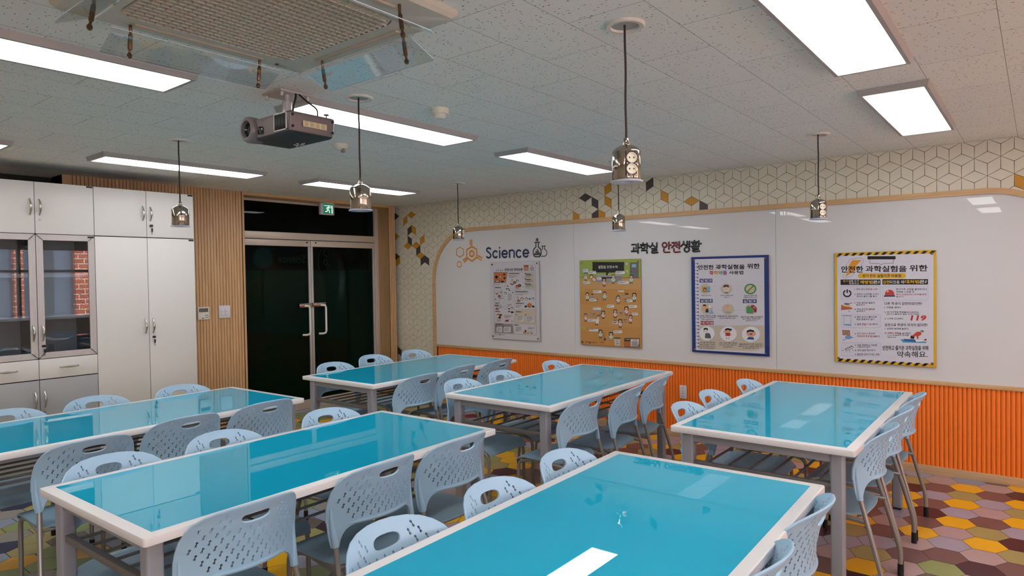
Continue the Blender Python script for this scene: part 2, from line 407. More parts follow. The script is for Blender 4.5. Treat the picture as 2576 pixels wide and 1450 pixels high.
# window wall far to the right of the camera: openings between piers
w = MB(); zs, zh = .85, 2.3
w.box(W_EAST, W_EAST+.1, Y_SOUTH, 0, 0, zs); w.box(W_EAST, W_EAST+.1, Y_SOUTH, 0, zh, H)
piers = [(-9.2, -8.8), (-6.6, -6.2), (-3.7, -3.4), (-.5, 0)]
for a, b in piers: w.box(W_EAST, W_EAST+.1, a, b, zs, zh)
struct(w.build('wall_window_side', 'white_wall', smooth=0))
wn = 1
for k in range(3):
    a, b = piers[k][1], piers[k+1][0]
    f = MB()
    for (y0, y1, z0, z1) in ((a, b, zs, zs+.06), (a, b, zh-.06, zh), (a, a+.06, zs, zh), (b-.06, b, zs, zh), ((a+b)/2-.035, (a+b)/2+.035, zs, zh), (a, b, zs+.95, zs+1.0)):
        f.box(W_EAST+.02, W_EAST+.08, y0, y1, z0, z1, bev=.004)
    fr = struct(f.build('window_%d' % wn, 'alu'))
    g = MB().box(W_EAST+.045, W_EAST+.05, a+.05, b-.05, zs+.05, zh-.05).build('pane', 'win_glass', parent=fr, smooth=0)
    wn += 1
# brick block outside
bl = thing('brick_building', 'sunlit brick building seen mirrored in the cabinet glass', 'building', (15, -2, 0))
bb = MB()
for y0, y1 in ((-10, -7.2), (-5.2, -2.9), (-.62, -.42), (.77, 3.6), (6, 10)): bb.box(0, .3, y0+2, y1+2, -3, 9)
for z0 in (-3, 4.6): bb.box(.02, .3, -8, 12, z0, z0+2.2)
bb.build('brick_wall', 'brick', parent=bl, smooth=0)
MB().box(.2, .25, -8, 12, -3, 9).build('grey_cladding', 'clad', parent=bl, smooth=0)
for y0, y1 in ((-5.1+2-2, -3), (-.2+2, .3+2)): MB().box(.12, .2, y0, y1, -.4, 4.2, bev=.01).build('window', 'lens', parent=bl, smooth=0)
struct(MB().box(9.8, 30, -20, 20, -3.2, -3).build('ground', 'bounce_ground', smooth=0))

# ------------------------------------------------------------------ left wall: slats, recess, door post
sl = MB(); X0 = -.08
y = -3.88; pitch = .0318
sl.box(-.33, X0-.008, -3.93, -2.229, 0, H, 1)
sl.box(-.33, X0, -3.93, -3.876, 0, H, 0, bev=.002)
while y < -2.27:
    y1 = min(y+pitch-.005, -2.25)
    sl.box(X0-.02, X0, y, y1, .06, H, 0); y += pitch
sl.box(-.34, X0+.001, -2.252, -2.229, 0, H, 0, bev=.002)
sl.box(X0-.02, X0+.004, -3.93, -2.229, 0, .06, 0)
struct(sl.build('wall_left', ['oak_v', 'groove'], smooth=0), 'vertical light oak slat cladding beside the glass door')
# recess further left, dark clerestory band over the cabinets
w = MB(); w.box(-.4, -.33, Y_SOUTH, -3.93, 0, 2.3, 0); w.box(-.4, -.37, Y_SOUTH, -3.93, 2.3, H, 1)
struct(w.build('wall_left', ['white_wall', 'dark'], smooth=0))
# header over door and post to the right of it
hd = MB(); hd.box(-.34, X0, -2.229, -.19, 2.515, H, bev=.002)
struct(hd.build('trim_1', 'oak', smooth=30))
ps = MB(); ps.box(-.335, X0-.0095, -.1895, -.0855, 0, H, 2)
ps.box(-.335, X0-.006, -.19, -.186, 0, H, 0)
for k in range(4):
    a = -.19+.0265*k; ps.box(X0-.012, X0, a, a+.0205, 0, H, 1)
ps.box(-.5, -.33, -.2, 0.0, 0, H, 0)
struct(ps.build('trim_2', ['oak_shaded', 'oak_v', 'groove'], smooth=0), 'oak corner post with vertical grooves between door and tiled wall')
# corridor beyond the glass door
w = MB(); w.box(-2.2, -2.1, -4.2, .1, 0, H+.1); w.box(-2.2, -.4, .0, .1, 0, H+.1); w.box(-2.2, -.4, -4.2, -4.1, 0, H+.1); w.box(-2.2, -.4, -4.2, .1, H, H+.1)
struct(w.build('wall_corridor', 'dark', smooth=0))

# ------------------------------------------------------------------ double glass door with transom
dx = -.33
d = MB()
d.box(dx-.05, dx+.03, -.25, -.19, 0, 2.515, bev=.003)            # jambs
d.box(dx-.05, dx+.03, -2.31, -2.25, 0, 2.515, bev=.003)
d.box(dx-.05, dx+.035, -2.25, -.25, 2.065, 2.145, bev=.003)      # transom bar
d.box(dx-.05, dx+.02, -2.25, -.25, 2.49, 2.515)
fr = struct(d.build('door_1', 'door_metal'), 'beige metal frame of the dark glass double door with a transom light')
MB().box(dx-.008, dx, -2.25, -.25, 2.145, 2.49).build('transom_pane', 'door_glass', parent=fr, smooth=0)
MB().box(dx-.04, dx+.05, -2.25, -.25, 0, .012, bev=.002).build('threshold', 'alu', parent=fr)
for s_, (a, b) in enumerate(((-2.245, -1.245), (-1.24, -.255))):
    l = MB()
    l.box(dx-.02, dx+.022, a, b, 1.985, 2.058, bev=.004); l.box(dx-.02, dx+.022, a, b, .015, .125, bev=.004)
    lf = l.build('door_leaf', 'door_metal', parent=fr)
    e = MB()
    inner = (b-.03, b) if s_ == 0 else (a, a+.03); outer = (a, a+.025) if s_ == 0 else (b-.025, b)
    e.box(dx-.014, dx+.018, *inner, .125, 1.985, bev=.003); e.box(dx-.014, dx+.018, *outer, .125, 1.985, bev=.003)
    e.build('edge_stile', 'alu', parent=lf)
    MB().box(dx-.004, dx+.004, a+.02, b-.02, .12, 1.99).build('glass_pane', 'door_glass', parent=lf, smooth=0)
    MB().box(dx-.0055, dx-.0042, a+.02, b-.02, .12, 1.70).build('privacy_film', 'film', parent=lf, smooth=0)
    hy = -1.315 if s_ == 0 else -1.085
    pts = [(dx+.0, hy-.07*(1 if s_ == 0 else .9), 1.262), (dx+.045, hy-.03, 1.268), (dx+.062, hy+.005, 1.262), (dx+.066, hy+.012, 1.235), (dx+.066, hy+.012, .95), (dx+.062, hy+.005, .925), (dx+.045, hy-.02, .915), (dx+.004, hy-.05, .915)]
    h = MB(); h.tube(pts, .013, n=12, round_cap=False); h.build('pull_handle', 'white_plastic', parent=lf)
    lk = MB()
    if s_ == 0: lk.box(dx+.018, dx+.045, -1.43, -1.25, 1.245, 1.30, bev=.005)
    else: lk.box(dx+.018, dx+.045, -1.238, -1.055, 1.25, 1.303, bev=.005)
    lk.build('lock_case', 'chrome', parent=lf)
    sc = MB(); ky = b-.05 if s_ == 0 else a+.07
    sc.lathe([(0, .004), (.009, .004), (.011, 0)], 12, xf=T(dx+.022, ky, 2.035) @ RY(90), cap=False); sc.build('lock_cylinder', 'black', parent=lf)

# ------------------------------------------------------------------ orange wainscot, board surround, base board
Xa, Xb = .59, 6.93
wa = MB(); pts = []
rp = .0295; xx = Xa+.02
wa.box(Xa, W_EAST, -.004, .003, .065, .70, 1)
while xx < Xb+1.5:
    n = 6; vs = []; fs = []
    for k in range(n+1):
        a = pi*k/n; vs += [(xx+rp/2-cos(a)*(rp/2-.0008), -.004-sin(a)*.009, .065), (xx+rp/2-cos(a)*(rp/2-.0008), -.004-sin(a)*.009, .70)]
    for k in range(n): fs.append((2*k, 2*k+2, 2*k+3, 2*k+1))
    wa.add(vs, fs, 0); xx += rp
struct(wa.build('wall_right', ['orange', 'groove'], smooth=60, fix=False), 'orange half-round ribbed wainscot under the white board')
struct(MB().box(Xa-.0, W_EAST, -.019, .003, 0, .065, bev=.002).build('baseboard_right', 'base'), 'low beige base board under the orange ribs')
struct(MB().box(Xa, W_EAST, -.026, .0, .699, .731, bev=.003).build('trim_3', 'oak'))
for k, (a, b) in enumerate(((Xa-.045, Xa), (Xb, Xb+.045))): struct(MB().box(a, b, -.03, -.0035, 0, .7315, bev=.002).build('trim_%d' % (4+k), 'oak_v'))
# white board: arched outline
RC = .60; zt_, zb_ = 2.168, .731
def outline(x0, x1, z0, z1, r):
    return [(x0, z0)] + [(x0+r-r*cos(radians(a)), z1-r+r*sin(radians(a))) for a in range(0, 91, 5)] + [(x1-r+r*sin(radians(a)), z1-r+r*cos(radians(a))) for a in range(0, 91, 5)] + [(x1, z0)]
bd = thing('whiteboard', 'long white glass board with rounded top corners and oak surround', 'whiteboard', (0, 0, 0))
segs = [(Xa, 2.703), (2.7055, 4.822), (4.8245, Xb)]
full = outline(Xa+.004, Xb, zb_, zt_-.02, RC)
for a, b in segs:
    bb = bmesh.new(); f = bb.faces.new([bb.verts.new((p[0], -.0055, p[1])) for p in full])
    for co, no in (((a, 0, 0), (-1, 0, 0)), ((b, 0, 0), (1, 0, 0))):
        bmesh.ops.bisect_plane(bb, geom=list(bb.verts)+list(bb.edges)+list(bb.faces), plane_co=co, plane_no=no, clear_outer=True)
    r = bmesh.ops.extrude_face_region(bb, geom=list(bb.faces)); bmesh.ops.translate(bb, verts=[e for e in r['geom'] if isinstance(e, bmesh.types.BMVert)], vec=(0, -.008, 0))
    bmesh.ops.recalc_face_normals(bb, faces=bb.faces)
    MB().bm(bb).build('glass_panel', 'board', parent=bd, smooth=0)
fo = outline(Xa-.045, Xb+.045, .7315, zt_+.022, RC+.045); fi = outline(Xa, Xb, .7315, zt_-.02, RC)
vs = []; fs = []; n = len(fo)
for (a, b), (c, e) in zip(fo, fi): vs += [(a, -.03, b), (c, -.03, e), (a, -.0035, b), (c, -.0035, e)]
for k in range(n-1):
    i = 4*k; j = i+4
    fs += [(i, i+1, j+1, j), (i, j, j+2, i+2), (i+1, i+3, j+3, j+1)]
fs += [(0, 2, 3, 1)]
MB().add(vs, fs).build('oak_surround', 'oak', parent=bd, smooth=30, fix=True)

# ------------------------------------------------------------------ cabinets
def bow_handle(parent, y, z, vertical=True, L=.122):
    pts = []
    for k in range(9):
        t = -1+2*k/8; q = .42+.004+.024*(1-t*t)
        pts.append((q, y, z+t*L/2) if vertical else (q, y+t*L/2, z))
    r = [.004+.006*(1-abs(-1+2*k/8)) for k in range(9)]
    h = MB(); h.tube(pts, r, n=8); 
    for t in (-1, 1):
        c = (.42, y, z+t*L/2) if vertical else (.42, y+t*L/2, z)
        h.box(c[0]-.001, c[0]+.006, c[1]-.006, c[1]+.006, c[2]-.006, c[2]+.006, bev=.002)
    return h.build('handle', 'chrome_soft', parent=parent)
M['chrome_soft'] = mat('satin nickel', (184, 180, 172), .28, metal=.85)
def lock(parent, y, z, key=True):
    l = MB(); l.lathe([(.0, .004), (.008, .004), (.009, 0)], 14, xf=T(.42, y, z) @ RY(90), cap=False)
    o = l.build('lock', 'chrome_soft', parent=parent)
    if key:
        k = MB(); k.box(.422, .445, y-.011, y+.011, z-.007, z+.012, bev=.003); k.box(.432, .437, y-.001, y+.012, z-.05, z-.02, bev=.001); k.box(.433, .435, y+.003, y+.007, z-.075, z-.05)
        k.build('key', 'black', parent=parent)
def plate(parent, y, z):
    MB().box(.4195, .4215, y-.052, y-.006, z-.018, z-.004).build('name_plate', 'black', parent=parent, smooth=0)
g_ = .0022
def door(parent, y0, y1, z0, z1, m, name='door'):
    return MB().box(.402, .42, y0+g_, y1-g_, z0+g_, z1-g_, bev=.0012).build(name, m, parent=parent)
ysplit = -3.863; yL = -4.703; yR = -3.022
for col, (y0, y1) in enumerate(((yL, ysplit), (ysplit, yR))):
    ym = (y0+y1)/2
    nm = ('above the glass-fronted bookcase', 'above the tall white cupboard')[col]
    t = thing('overhead_cabinet', 'white two-door overhead cabinet '+nm, 'cabinet', (0, 0, 0), group='white wall cabinets')
    MB().box(.0, .402, y0+.0008, y1-.0008, 1.988, 2.40).build('body', 'cab_edge', parent=t, smooth=0)
    a = door(t, y0, ym, 1.988, 2.402, 'white_metal'); b = door(t, ym, y1, 1.988, 2.402, 'white_metal')
    bow_handle(a, ym-.032, 2.20); bow_handle(b, ym+.032, 2.20); lock(b, ym+.034, 2.09 if col else 2.10, key=bool(col)); plate(b, y1, 2.402)
# glass-fronted bookcase
t = thing('bookcase_cabinet', 'tall cabinet with aluminium framed glass doors, white drawers and grey lower doors', 'cabinet', (0, 0, 0), group='white wall cabinets')
y0, y1 = yL, ysplit; ym = (y0+y1)/2
b = MB(); b.box(0, .40, y0+.001, y0+.018, .0, 1.985); b.box(0, .40, y1-.018, y1-.001, 0, 1.985); b.box(0, .40, ym-.009, ym+.009, 0, 1.985)
b.box(0, .012, y0, y1, 0, 1.985, 1); b.box(0, .40, y0, y1, 1.967, 1.985); b.box(0, .40, y0, y1, .967, .99); b.box(0, .40, y0, y1, 0, .06)
b.box(.012, .38, y0+.018, ym-.01, .06, .96, 0)
b.box(.012, .38, ym+.01, y1-.018, .06, .96, 0)
b.box(.013, .4, y0+.0182, ym-.0092, .99, .993, 1)
b.build('body', ['cab_edge', 'cab_in'], parent=t, smooth=0)
for k, (a, c) in enumerate(((y0, ym), (ym, y1))):
    for z in (1.655, 1.315):
        MB().box(.014, .385, a+.018, c-.018, z-.014, z+.014).build('shelf', 'cab_in', parent=t, smooth=0)
    f = MB(); fw = .047; z0, z1 = .992, 1.985
    a_, c_ = a+g_, c-g_
    for q in range(6):   # ribbed aluminium profile
        d0 = q*fw/6; d1 = (q+1)*fw/6-.0012; xx_ = .42-.0006*(q % 2)
        f.box(.402, xx_, a_+d0, c_-d0, z0+d0, z0+d1); f.box(.402, xx_, a_+d0, c_-d0, z1-d1, z1-d0)
        f.box(.402, xx_, a_+d0, a_+d1, z0+d0, z1-d0); f.box(.402, xx_, c_-d1, c_-d0, z0+d0, z1-d0)
    f.box(.402, .4185, a_, a_+fw, z0, z1); f.box(.402, .4185, c_-fw, c_, z0, z1); f.box(.402, .4185, a_, c_, z0, z0+fw); f.box(.402, .4185, a_, c_, z1-fw, z1)
    dr = f.build('glass_door', 'alu', parent=t, smooth=0)
    MB().box(.408, .412, a_+fw-.004, c_-fw+.004, z0+fw-.004, z1-fw+.004).build('pane', 'cab_glass', parent=dr, smooth=0)
    hy = ym-.032 if k == 0 else ym+.032
    bow_handle(dr, hy, 1.20)
    if k: lock(dr, hy, 1.09); plate(dr, c, 1.983)
    dd = door(t, a, c, .826, .988, 'white_metal', 'drawer'); bow_handle(dd, (a+c)/2, .912, False, .125)
    ld = door(t, a, c, .06, .822, 'grey_lam', 'lower_door'); ld['label'] = 'grey lower cabinet door'; bow_handle(ld, hy, .665)
    if k: lock(ld, hy, .565, key=False)
# tall cupboard
t = thing('tall_cupboard', 'tall plain white two-door cupboard next to the oak slats', 'cupboard', (0, 0, 0), group='white wall cabinets')
y0, y1 = ysplit, yR; ym = (y0+y1)/2
MB().box(.0, .402, y0+.0008, y1-.0008, 0, 1.985).build('body', 'cab_edge', parent=t, smooth=0)
MB().box(.0, .420, y1-.0008, y1+.001, 0, 1.985).build('side_panel', 'white_metal', parent=t, smooth=0)
a = door(t, y0, ym, .06, 1.984, 'white_metal'); b = door(t, ym, y1, .06, 1.984, 'white_metal')
bow_handle(a, ym-.032, 1.20); bow_handle(b, ym+.032, 1.20); lock(b, ym+.034, 1.095); plate(b, y1, 1.983)
# ------------------------------------------------------------------ tables
TZ = .78
tabs = [  # centre x, centre y, rotation, description
 (5.577, -4.259, .026, 'large cyan glass topped lab table in the right foreground, nearest the camera'),
 (5.539, -1.861, .003, 'cyan glass topped lab table at the right, beside the orange ribbed wall'),
 (3.824, -1.828, .013, 'cyan glass topped lab table, middle one of the row beside the orange wall'),
 (2.230, -1.902, .015, 'cyan glass topped lab table in front of the dark glass door, furthest away'),
 (3.945, -4.263, .027, 'cyan glass topped lab table in the left foreground mirroring cupboards and slats'),
 (2.285, -4.317, .034, 'cyan glass topped lab table at the far left, in front of the white cupboards')]
def make_table():
    t = thing('lab_table', 'x', 'table', group='cyan topped lab tables')
    w, l = .45, .9025
    def rr(w, l, r, z): return [(w-r+r*cos(radians(a)), l-r+r*sin(radians(a)), z) for a in range(0, 91, 30)] + [(-w+r-r*sin(radians(a)), l-r+r*cos(radians(a)), z) for a in range(0, 91, 30)] + \
        [(-w+r-r*cos(radians(a)), -l+r-r*sin(radians(a)), z) for a in range(0, 91, 30)] + [(w-r+r*sin(radians(a)), -l+r-r*cos(radians(a)), z) for a in range(0, 91, 30)]
    MB().prism(rr(w, l, .012, TZ-.03), (0, 0, .03), bev=.0035).build('tabletop', 'stone', parent=t)
    b = .044
    MB().prism(rr(w-b, l-b, .002, TZ-.0004), (0, 0, .0012)).build('glass_inlay', 'cyan', parent=t, smooth=0)
    lx, ly = .45-.085, .9025-.062
    for sx in (-1, 1):
        for sy in (-1, 1):
            g = MB(); g.box(sx*lx-.029, sx*lx+.029, sy*ly-.029, sy*ly+.029, .012, TZ-.0305, bev=.011, seg=4)
            g.box(sx*(lx-.03)-.004, sx*(lx-.03)+.004, sy*ly-.018, sy*ly+.018, .63, .70, bev=.002)
            o = g.build('leg', 'frame_paint', parent=t)
            MB().box(sx*lx-.024, sx*lx+.024, sy*ly-.024, sy*ly+.024, 0, .0125, bev=.003).build('foot_cap', 'rubber', parent=o)
    a = MB()
    for sy in (-1, 1): a.box(-lx+.028, lx-.028, sy*ly-.02, sy*ly+.02, .703, TZ-.0305, bev=.003)
    for sx in (-1, 1): a.box(sx*(lx-.03)-.012, sx*(lx-.03)+.012, -ly+.028, ly-.028, .715, TZ-.0305, bev=.003)
    a.build('apron_frame', 'frame_paint', parent=t)
    r = MB()
    for sy in (-1, 1): r.box(-lx+.026, lx-.026, sy*ly-.014, sy*ly+.014, .572, .6, bev=.003)
    for k in range(6):
        x = -lx+.09+k*(2*lx-.18)/5; r.tube([(x, -ly, .592), (x, ly, .592)], .0065, n=8)
    for y in (-.3, .3): r.tube([(-lx+.08, y, .582), (lx-.08, y, .582)], .005, n=8)
    r.build('shelf_rack', 'rack', parent=t)
    return t
tb0 = make_table()
for k, (x, y, rz, lab) in enumerate(tabs):
    t = tb0 if k == 0 else copy_tree(tb0)
    t.location = (x, y, 0); t.rotation_euler = (0, 0, rz); t['label'] = lab

# ------------------------------------------------------------------ chairs
def interp(v, tab):
    for (a, p), (b, q) in zip(tab, tab[1:]):
        if v <= b:
            t = max(0, (v-a)/(b-a)); t = t*t*(3-2*t)*.35 + t*.65; return p+(q-p)*t
    return tab[-1][1]
PROF = [(.46, .052), (.55, .052), (.60, .048), (.66, .050), (.72, .062), (.78, .084), (.835, .114)]
CUR = [(.46, .080), (.55, .088), (.65, .092), (.75, .090), (.835, .082)]
def shell(u, v): return Vector((interp(v, PROF) - interp(v, CUR)*(abs(u)/.225)**2, u, v))
def backrest_mesh():
    R = [(.0, .590), (.05, .590), (.10, .5885), (.130, .585), (.152, .578), (.169, .566), (.181, .549), (.189, .528), (.195, .500), (.222, .500), (.2265, .53), (.229, .56), (.230, .60), (.2285, .65), (.225, .69),
         (.2185, .725), (.208, .757), (.192, .783), (.169, .803), (.138, .817), (.10, .826), (.05, .831), (0, .832)]
    out = R + [(-u, v) for u, v in reversed(R[1:-1])]
    n = len(out); hp = []
    holes = []
    hd = [(.054*(abs(cos(a))**.7)*(1 if cos(a) >= 0 else -1), .778+.0195*(abs(sin(a))**.8)*(1 if sin(a) >= 0 else -1)) for a in [2*pi*k/18 for k in range(18)]]
    holes.append(hd)
    rows = [.618, .6415, .665, .6885, .712, .7355, .759, .7825, .802]
    for ri, v in enumerate(rows):
        for k in range(-6, 7):
            u = (k+(.5 if ri % 2 else 0))*.035
            lim = {.618: .175, .6415: .19, .7355: .19, .759: .18, .7825: .155, .802: .12}.get(v, .198)
            if abs(u) > lim: continue
            if v > .74 and abs(u) < .076: continue
            q = 1.0; h = []
            for a in (-35, 10, 90, 170, 215): h.append((u+.0018+.0042*cos(radians(a)), v+.0066+.0044*sin(radians(a))))
            h.append((u-.0012, v))
            for a in (145, 190, 270, 350, 395): h.append((u-.0018+.0042*cos(radians(a)), v-.0066+.0044*sin(radians(a))))
            h.append((u+.0012, v))
            holes.append(h)
    pts = []; edges = []
    for loop in [out]+holes:
        o = len(pts); pts += loop; edges += [(o+i, o+(i+1) % len(loop)) for i in range(len(loop))]
    def inside(p, poly):
        c = False; j = len(poly)-1
        for i in range(len(poly)):
            if (poly[i][1] > p[1]) != (poly[j][1] > p[1]) and p[0] < (poly[j][0]-poly[i][0])*(p[1]-poly[i][1])/(poly[j][1]-poly[i][1])+poly[i][0]: c = not c
            j = i
        return c
    # steiner points so that the margins bend smoothly
    for a in range(-14, 15):
        for b in range(0, 23):
            p = (a*.0165, .482+b*.0155)
            if not inside(p, out): continue
            if min((p[0]-q[0])**2+(p[1]-q[1])**2 for q in pts) < .0075**2: continue
            if any(inside(p, h) for h in holes): continue
            pts.append(p)
    r = delaunay_2d_cdt([Vector(p) for p in pts], edges, [], 0, 1e-6)
    V, F = r[0], r[2]
    tri = []
    for f in F:
        c = (sum(V[i].x for i in f)/len(f), sum(V[i].y for i in f)/len(f))
        if inside(c, out) and not any(abs(c[0]-h[0][0]) < .13 and inside(c, h) for h in holes): tri.append(tuple(f))
    N_ = len(V); th = .0045; vs = []
    fr, bk = [], []
    for p in V:
        u, v = p.x, p.y; e = 1e-3
        c = shell(u, v); nrm = (shell(u+e, v)-shell(u-e, v)).cross(shell(u, v+e)-shell(u, v-e)).normalized()
        if nrm.x < 0: nrm = -nrm
        fr.append(c-nrm*th); bk.append(c+nrm*th)
    mb = MB(); fs = []
    for f in tri:
        a, b, c = f[:3]
        n2 = (V[b]-V[a]).cross(V[c]-V[a]) if len(V[a]) == 3 else (V[b].x-V[a].x)*(V[c].y-V[a].y)-(V[b].y-V[a].y)*(V[c].x-V[a].x)
        f2 = f if n2 > 0 else tuple(reversed(f))     # counter-clockwise in (u,v): normal along +x
        fs.append(tuple(i+N_ for i in f2)); fs.append(tuple(reversed(f2)))
    cnt = {}
    for f in fs[::2]:
        f = [i-N_ for i in f]
        for i in range(len(f)):
            e = (f[i], f[(i+1) % len(f)]); cnt[e] = cnt.get(e, 0)+1
    for (a, b) in cnt:
        if (b, a) not in cnt: fs.append((a, b, b+N_, a+N_)[::-1])
    mb.add(fr+bk, fs)
    # moulded arms sleeving the tubes, a lip along the lower edge and a rim bead
    for s in (-1, 1):
        path = [(-.0175, s*.2085, .500), (-.0215, s*.2095, .525), (-.0275, s*.212, .56), (-.032, s*.2155, .61), (-.033, s*.217, .66)]
        mb.tube(path, [.0158, .0155, .0135, .0095, .004], n=12)
    mb.tube([shell(u, .593-.25*max(0, abs(u)-.09)**1.5)+Vector((.002, 0, 0)) for u in [-.165+.33*k/14 for k in range(15)]], [.003, .006]+[.009]*11+[.006, .003], n=8)
    rim = [p for p in out if p[1] > .599]
    rim.sort(key=lambda p: math.atan2(p[1]-.58, p[0]))
    mb.tube([shell(*p) for p in rim], [.0045]*len(rim), n=6)
    return mb
def seat_mesh():
    mb = MB(); nx, ny = 16, 12; th = .009; top = []
    x0, x1 = -.41, .012
    def hw(x):  # half width
        t = (x-x0)/(x1-x0); w = .208
        if t < .12: w -= .02*((.12-t)/.12)**2
        if t > .72: w -= .075*((t-.72)/.28)**2.2
        return w
    for i in range(nx+1):
        t = i/nx; x = x0+(x1-x0)*t
        for j in range(ny+1):
            s = -1+2*j/ny
            z = .432 - .010*(1-s*s)*sin(pi*min(1, max(0, (t-.1)/.9)))
            if t < .2: z -= .042*((.2-t)/.2)**1.8
            if t > .85: z -= .003*((t-.85)/.15)
            z -= .006*abs(s)**6
            top.append(Vector((x + (-.012*s*s if t > .8 else 0)*(t-.8)/.2, s*hw(x), z)))
    n = len(top); bot = [p-Vector((0, 0, th)) for p in top]; fs = []
    W_ = ny+1
    for i in range(nx):
        for j in range(ny):
            a = i*W_+j; fs.append((a, a+W_, a+W_+1, a+1)); fs.append((a+n, a+1+n, a+W_+1+n, a+W_+n))
    bd = [i*W_ for i in range(nx+1)] + [nx*W_+j for j in range(1, W_)] + [i*W_+ny for i in range(nx-1, -1, -1)] + [j for j in range(ny-1, 0, -1)]
    for k in range(len(bd)): a, b = bd[k], bd[(k+1) % len(bd)]; fs.append((a, a+n, b+n, b))
    mb.add(top+bot, fs)
    return mb
def curve_pts(ctrl, n=6):
    """round the inner corners of a polyline"""
    P = [Vector(p) for p in ctrl]; out = [P[0]]
    for a, b, c in zip(P, P[1:], P[2:]):
        r = min(.045, (b-a).length*.45, (c-b).length*.45); s = b+(a-b).normalized()*r; e = b+(c-b).normalized()*r
        for k in range(n+1):
            t = k/n; out.append(s*(1-t)**2+b*2*t*(1-t)+e*t*t)
    return out+[P[-1]]
def make_chair():
    t = thing('chair', 'x', 'chair', group='light blue chairs pushed in at the lab tables')
    seat_mesh().build('seat', 'seat_plastic', parent=t, smooth=50)
    backrest_mesh().build('backrest', 'plastic', parent=t, smooth=40)
    for s in (-1, 1):
        p = curve_pts([(.086, s*.238, .03), (.084, s*.238, .14), (.03, s*.223, .34), (-.0175, s*.2085, .510)])
        l = MB().tube(p, .0118, n=10).build('leg', 'tube', parent=t)
        MB().lathe([(.0148, 0), (.0148, .004), (.0138, .062), (.0125, .063)], 12, xf=T(.086, s*.238, 0)).build('rubber_foot', 'rubber', parent=l)
        p = curve_pts([(-.385, s*.192, .03), (-.380, s*.19, .385), (-.25, s*.188, .413), (.022, s*.212, .398)])
        l = MB().tube(p, .0115, n=10).build('leg', 'tube', parent=t)
        MB().lathe([(.0148, 0), (.0148, .004), (.0138, .05), (.0125, .051)], 12, xf=T(-.385, s*.192, 0)).build('rubber_foot', 'rubber', parent=l)
    c = MB(); c.tube([(-.22, -.188, .409), (-.22, .188, .409)], .009, n=8); c.tube([(-.03, -.207, .402), (-.03, .207, .402)], .009, n=8)
    c.build('cross_bar', 'tube', parent=t)
    return t
ch0 = make_chair()
TN = {1: 'right foreground table', 2: 'right-hand back row table', 3: 'middle back row table',
      4: 'table nearest the door', 5: 'left foreground table', 6: 'table beside the cupboards'}
CH = {(1, 'L'): [(5.13, -4.70), (5.125, -4.20), (5.10, -3.71)], (1, 'R'): [(6.00, -4.20), (5.995, -3.70)],
      (2, 'L'): [(5.08, -2.41), (5.05, -1.94), (5.09, -1.385)], (2, 'R'): [(5.99, -2.356), (5.985, -1.836), (5.985, -1.31)],
      (3, 'L'): [(3.35, -2.48), (3.34, -1.975), (3.34, -1.26)], (3, 'R'): [(4.35, -2.46), (4.40, -1.97), (4.36, -1.47)],
      (4, 'L'): [(1.71, -2.395), (1.565, -1.82), (1.595, -1.3)], (4, 'R'): [(2.77, -2.405), (2.69, -1.86), (2.695, -1.34)],
      (5, 'L'): [(3.52, -4.895), (3.495, -4.38), (3.465, -3.725)], (5, 'R'): [(4.42, -4.815), (4.41, -4.20), (4.40, -3.70)],
      (6, 'L'): [(1.845, -4.85), (1.80, -4.35), (1.82, -3.8)], (6, 'R'): [(2.915, -4.795), (2.785, -4.255), (2.755, -3.74)]}
first = True
for (tn, sd), L_ in CH.items():
    for k, (x, y) in enumerate(L_):
        c = ch0 if first else copy_tree(ch0); first = False
        c.location = (x, y, 0); c.rotation_euler = (0, 0, radians({(3, 'R', 1): 8, (3, 'R', 2): 11}.get((tn, sd, k), 0)) + (0 if sd == 'R' else pi))
        rank = ('nearest', 'middle', 'furthest')[k] + ' of three' if len(L_) == 3 else ('nearer of two', 'further of two')[k]
        c['label'] = 'light blue chair, %s side of the %s, %s' % ('left' if sd == 'L' else 'right', TN[tn], rank)

# ------------------------------------------------------------------ ceiling lights
def make_light(L_):
    t = thing('ceiling_light', 'x', 'ceiling light', group='rectangular ceiling light panels')
    w, l, h, f = .165, L_/2, .032, .026
    o = [(-w, -l), (w, -l), (w, l), (-w, l)]; i1 = [(-w+f*.35, -l+f*.35), (w-f*.35, -l+f*.35), (w-f*.35, l-f*.35), (-w+f*.35, l-f*.35)]; i2 = [(-w+f, -l+f), (w-f, -l+f), (w-f, l-f), (-w+f, l-f)]
    vs = [(x, y, 0) for x, y in o]+[(x, y, -h) for x, y in i1]+[(x, y, -h) for x, y in i2]+[(x, y, -h+.008) for x, y in i2]
    fs = []
    for k in range(4):
        j = (k+1) % 4
        for q in (0, 4, 8): fs.append((q+k, q+j, q+4+j, q+4+k))
    MB().add(vs, [tuple(reversed(f)) for f in fs]).build('frame', 'lampframe', parent=t, smooth=0)
    MB().box(-w+f-.001, w-f+.001, -l+f-.001, l-f+.001, -h+.006, -h+.014).build('diffuser', 'diffuser', parent=t, smooth=0)
    return t
LT = [(6.05, -1.462, 1.39, 'short looking ceiling light at the upper right, nearest the patterned wall'),
      (6.04, -3.29, 1.38, 'large bright ceiling light cut by the top edge at the upper right'),
      (3.51, -1.438, 1.34, 'ceiling light to the left of the largest hanging socket pod'),
      (3.51, -3.324, 1.33, 'ceiling light directly behind the projector'),
      (3.46, -5.205, 1.33, 'bright ceiling light at the left edge beside the air conditioner'),
      (1.14, -3.444, 1.32, 'ceiling light over the white cupboards at the left'),
      (1.15, -1.61, 1.31, 'ceiling light in front of the glass door, furthest away'),
      (1.12, -5.29, 1.31, 'ceiling light barely showing at the left edge above the cabinets')]
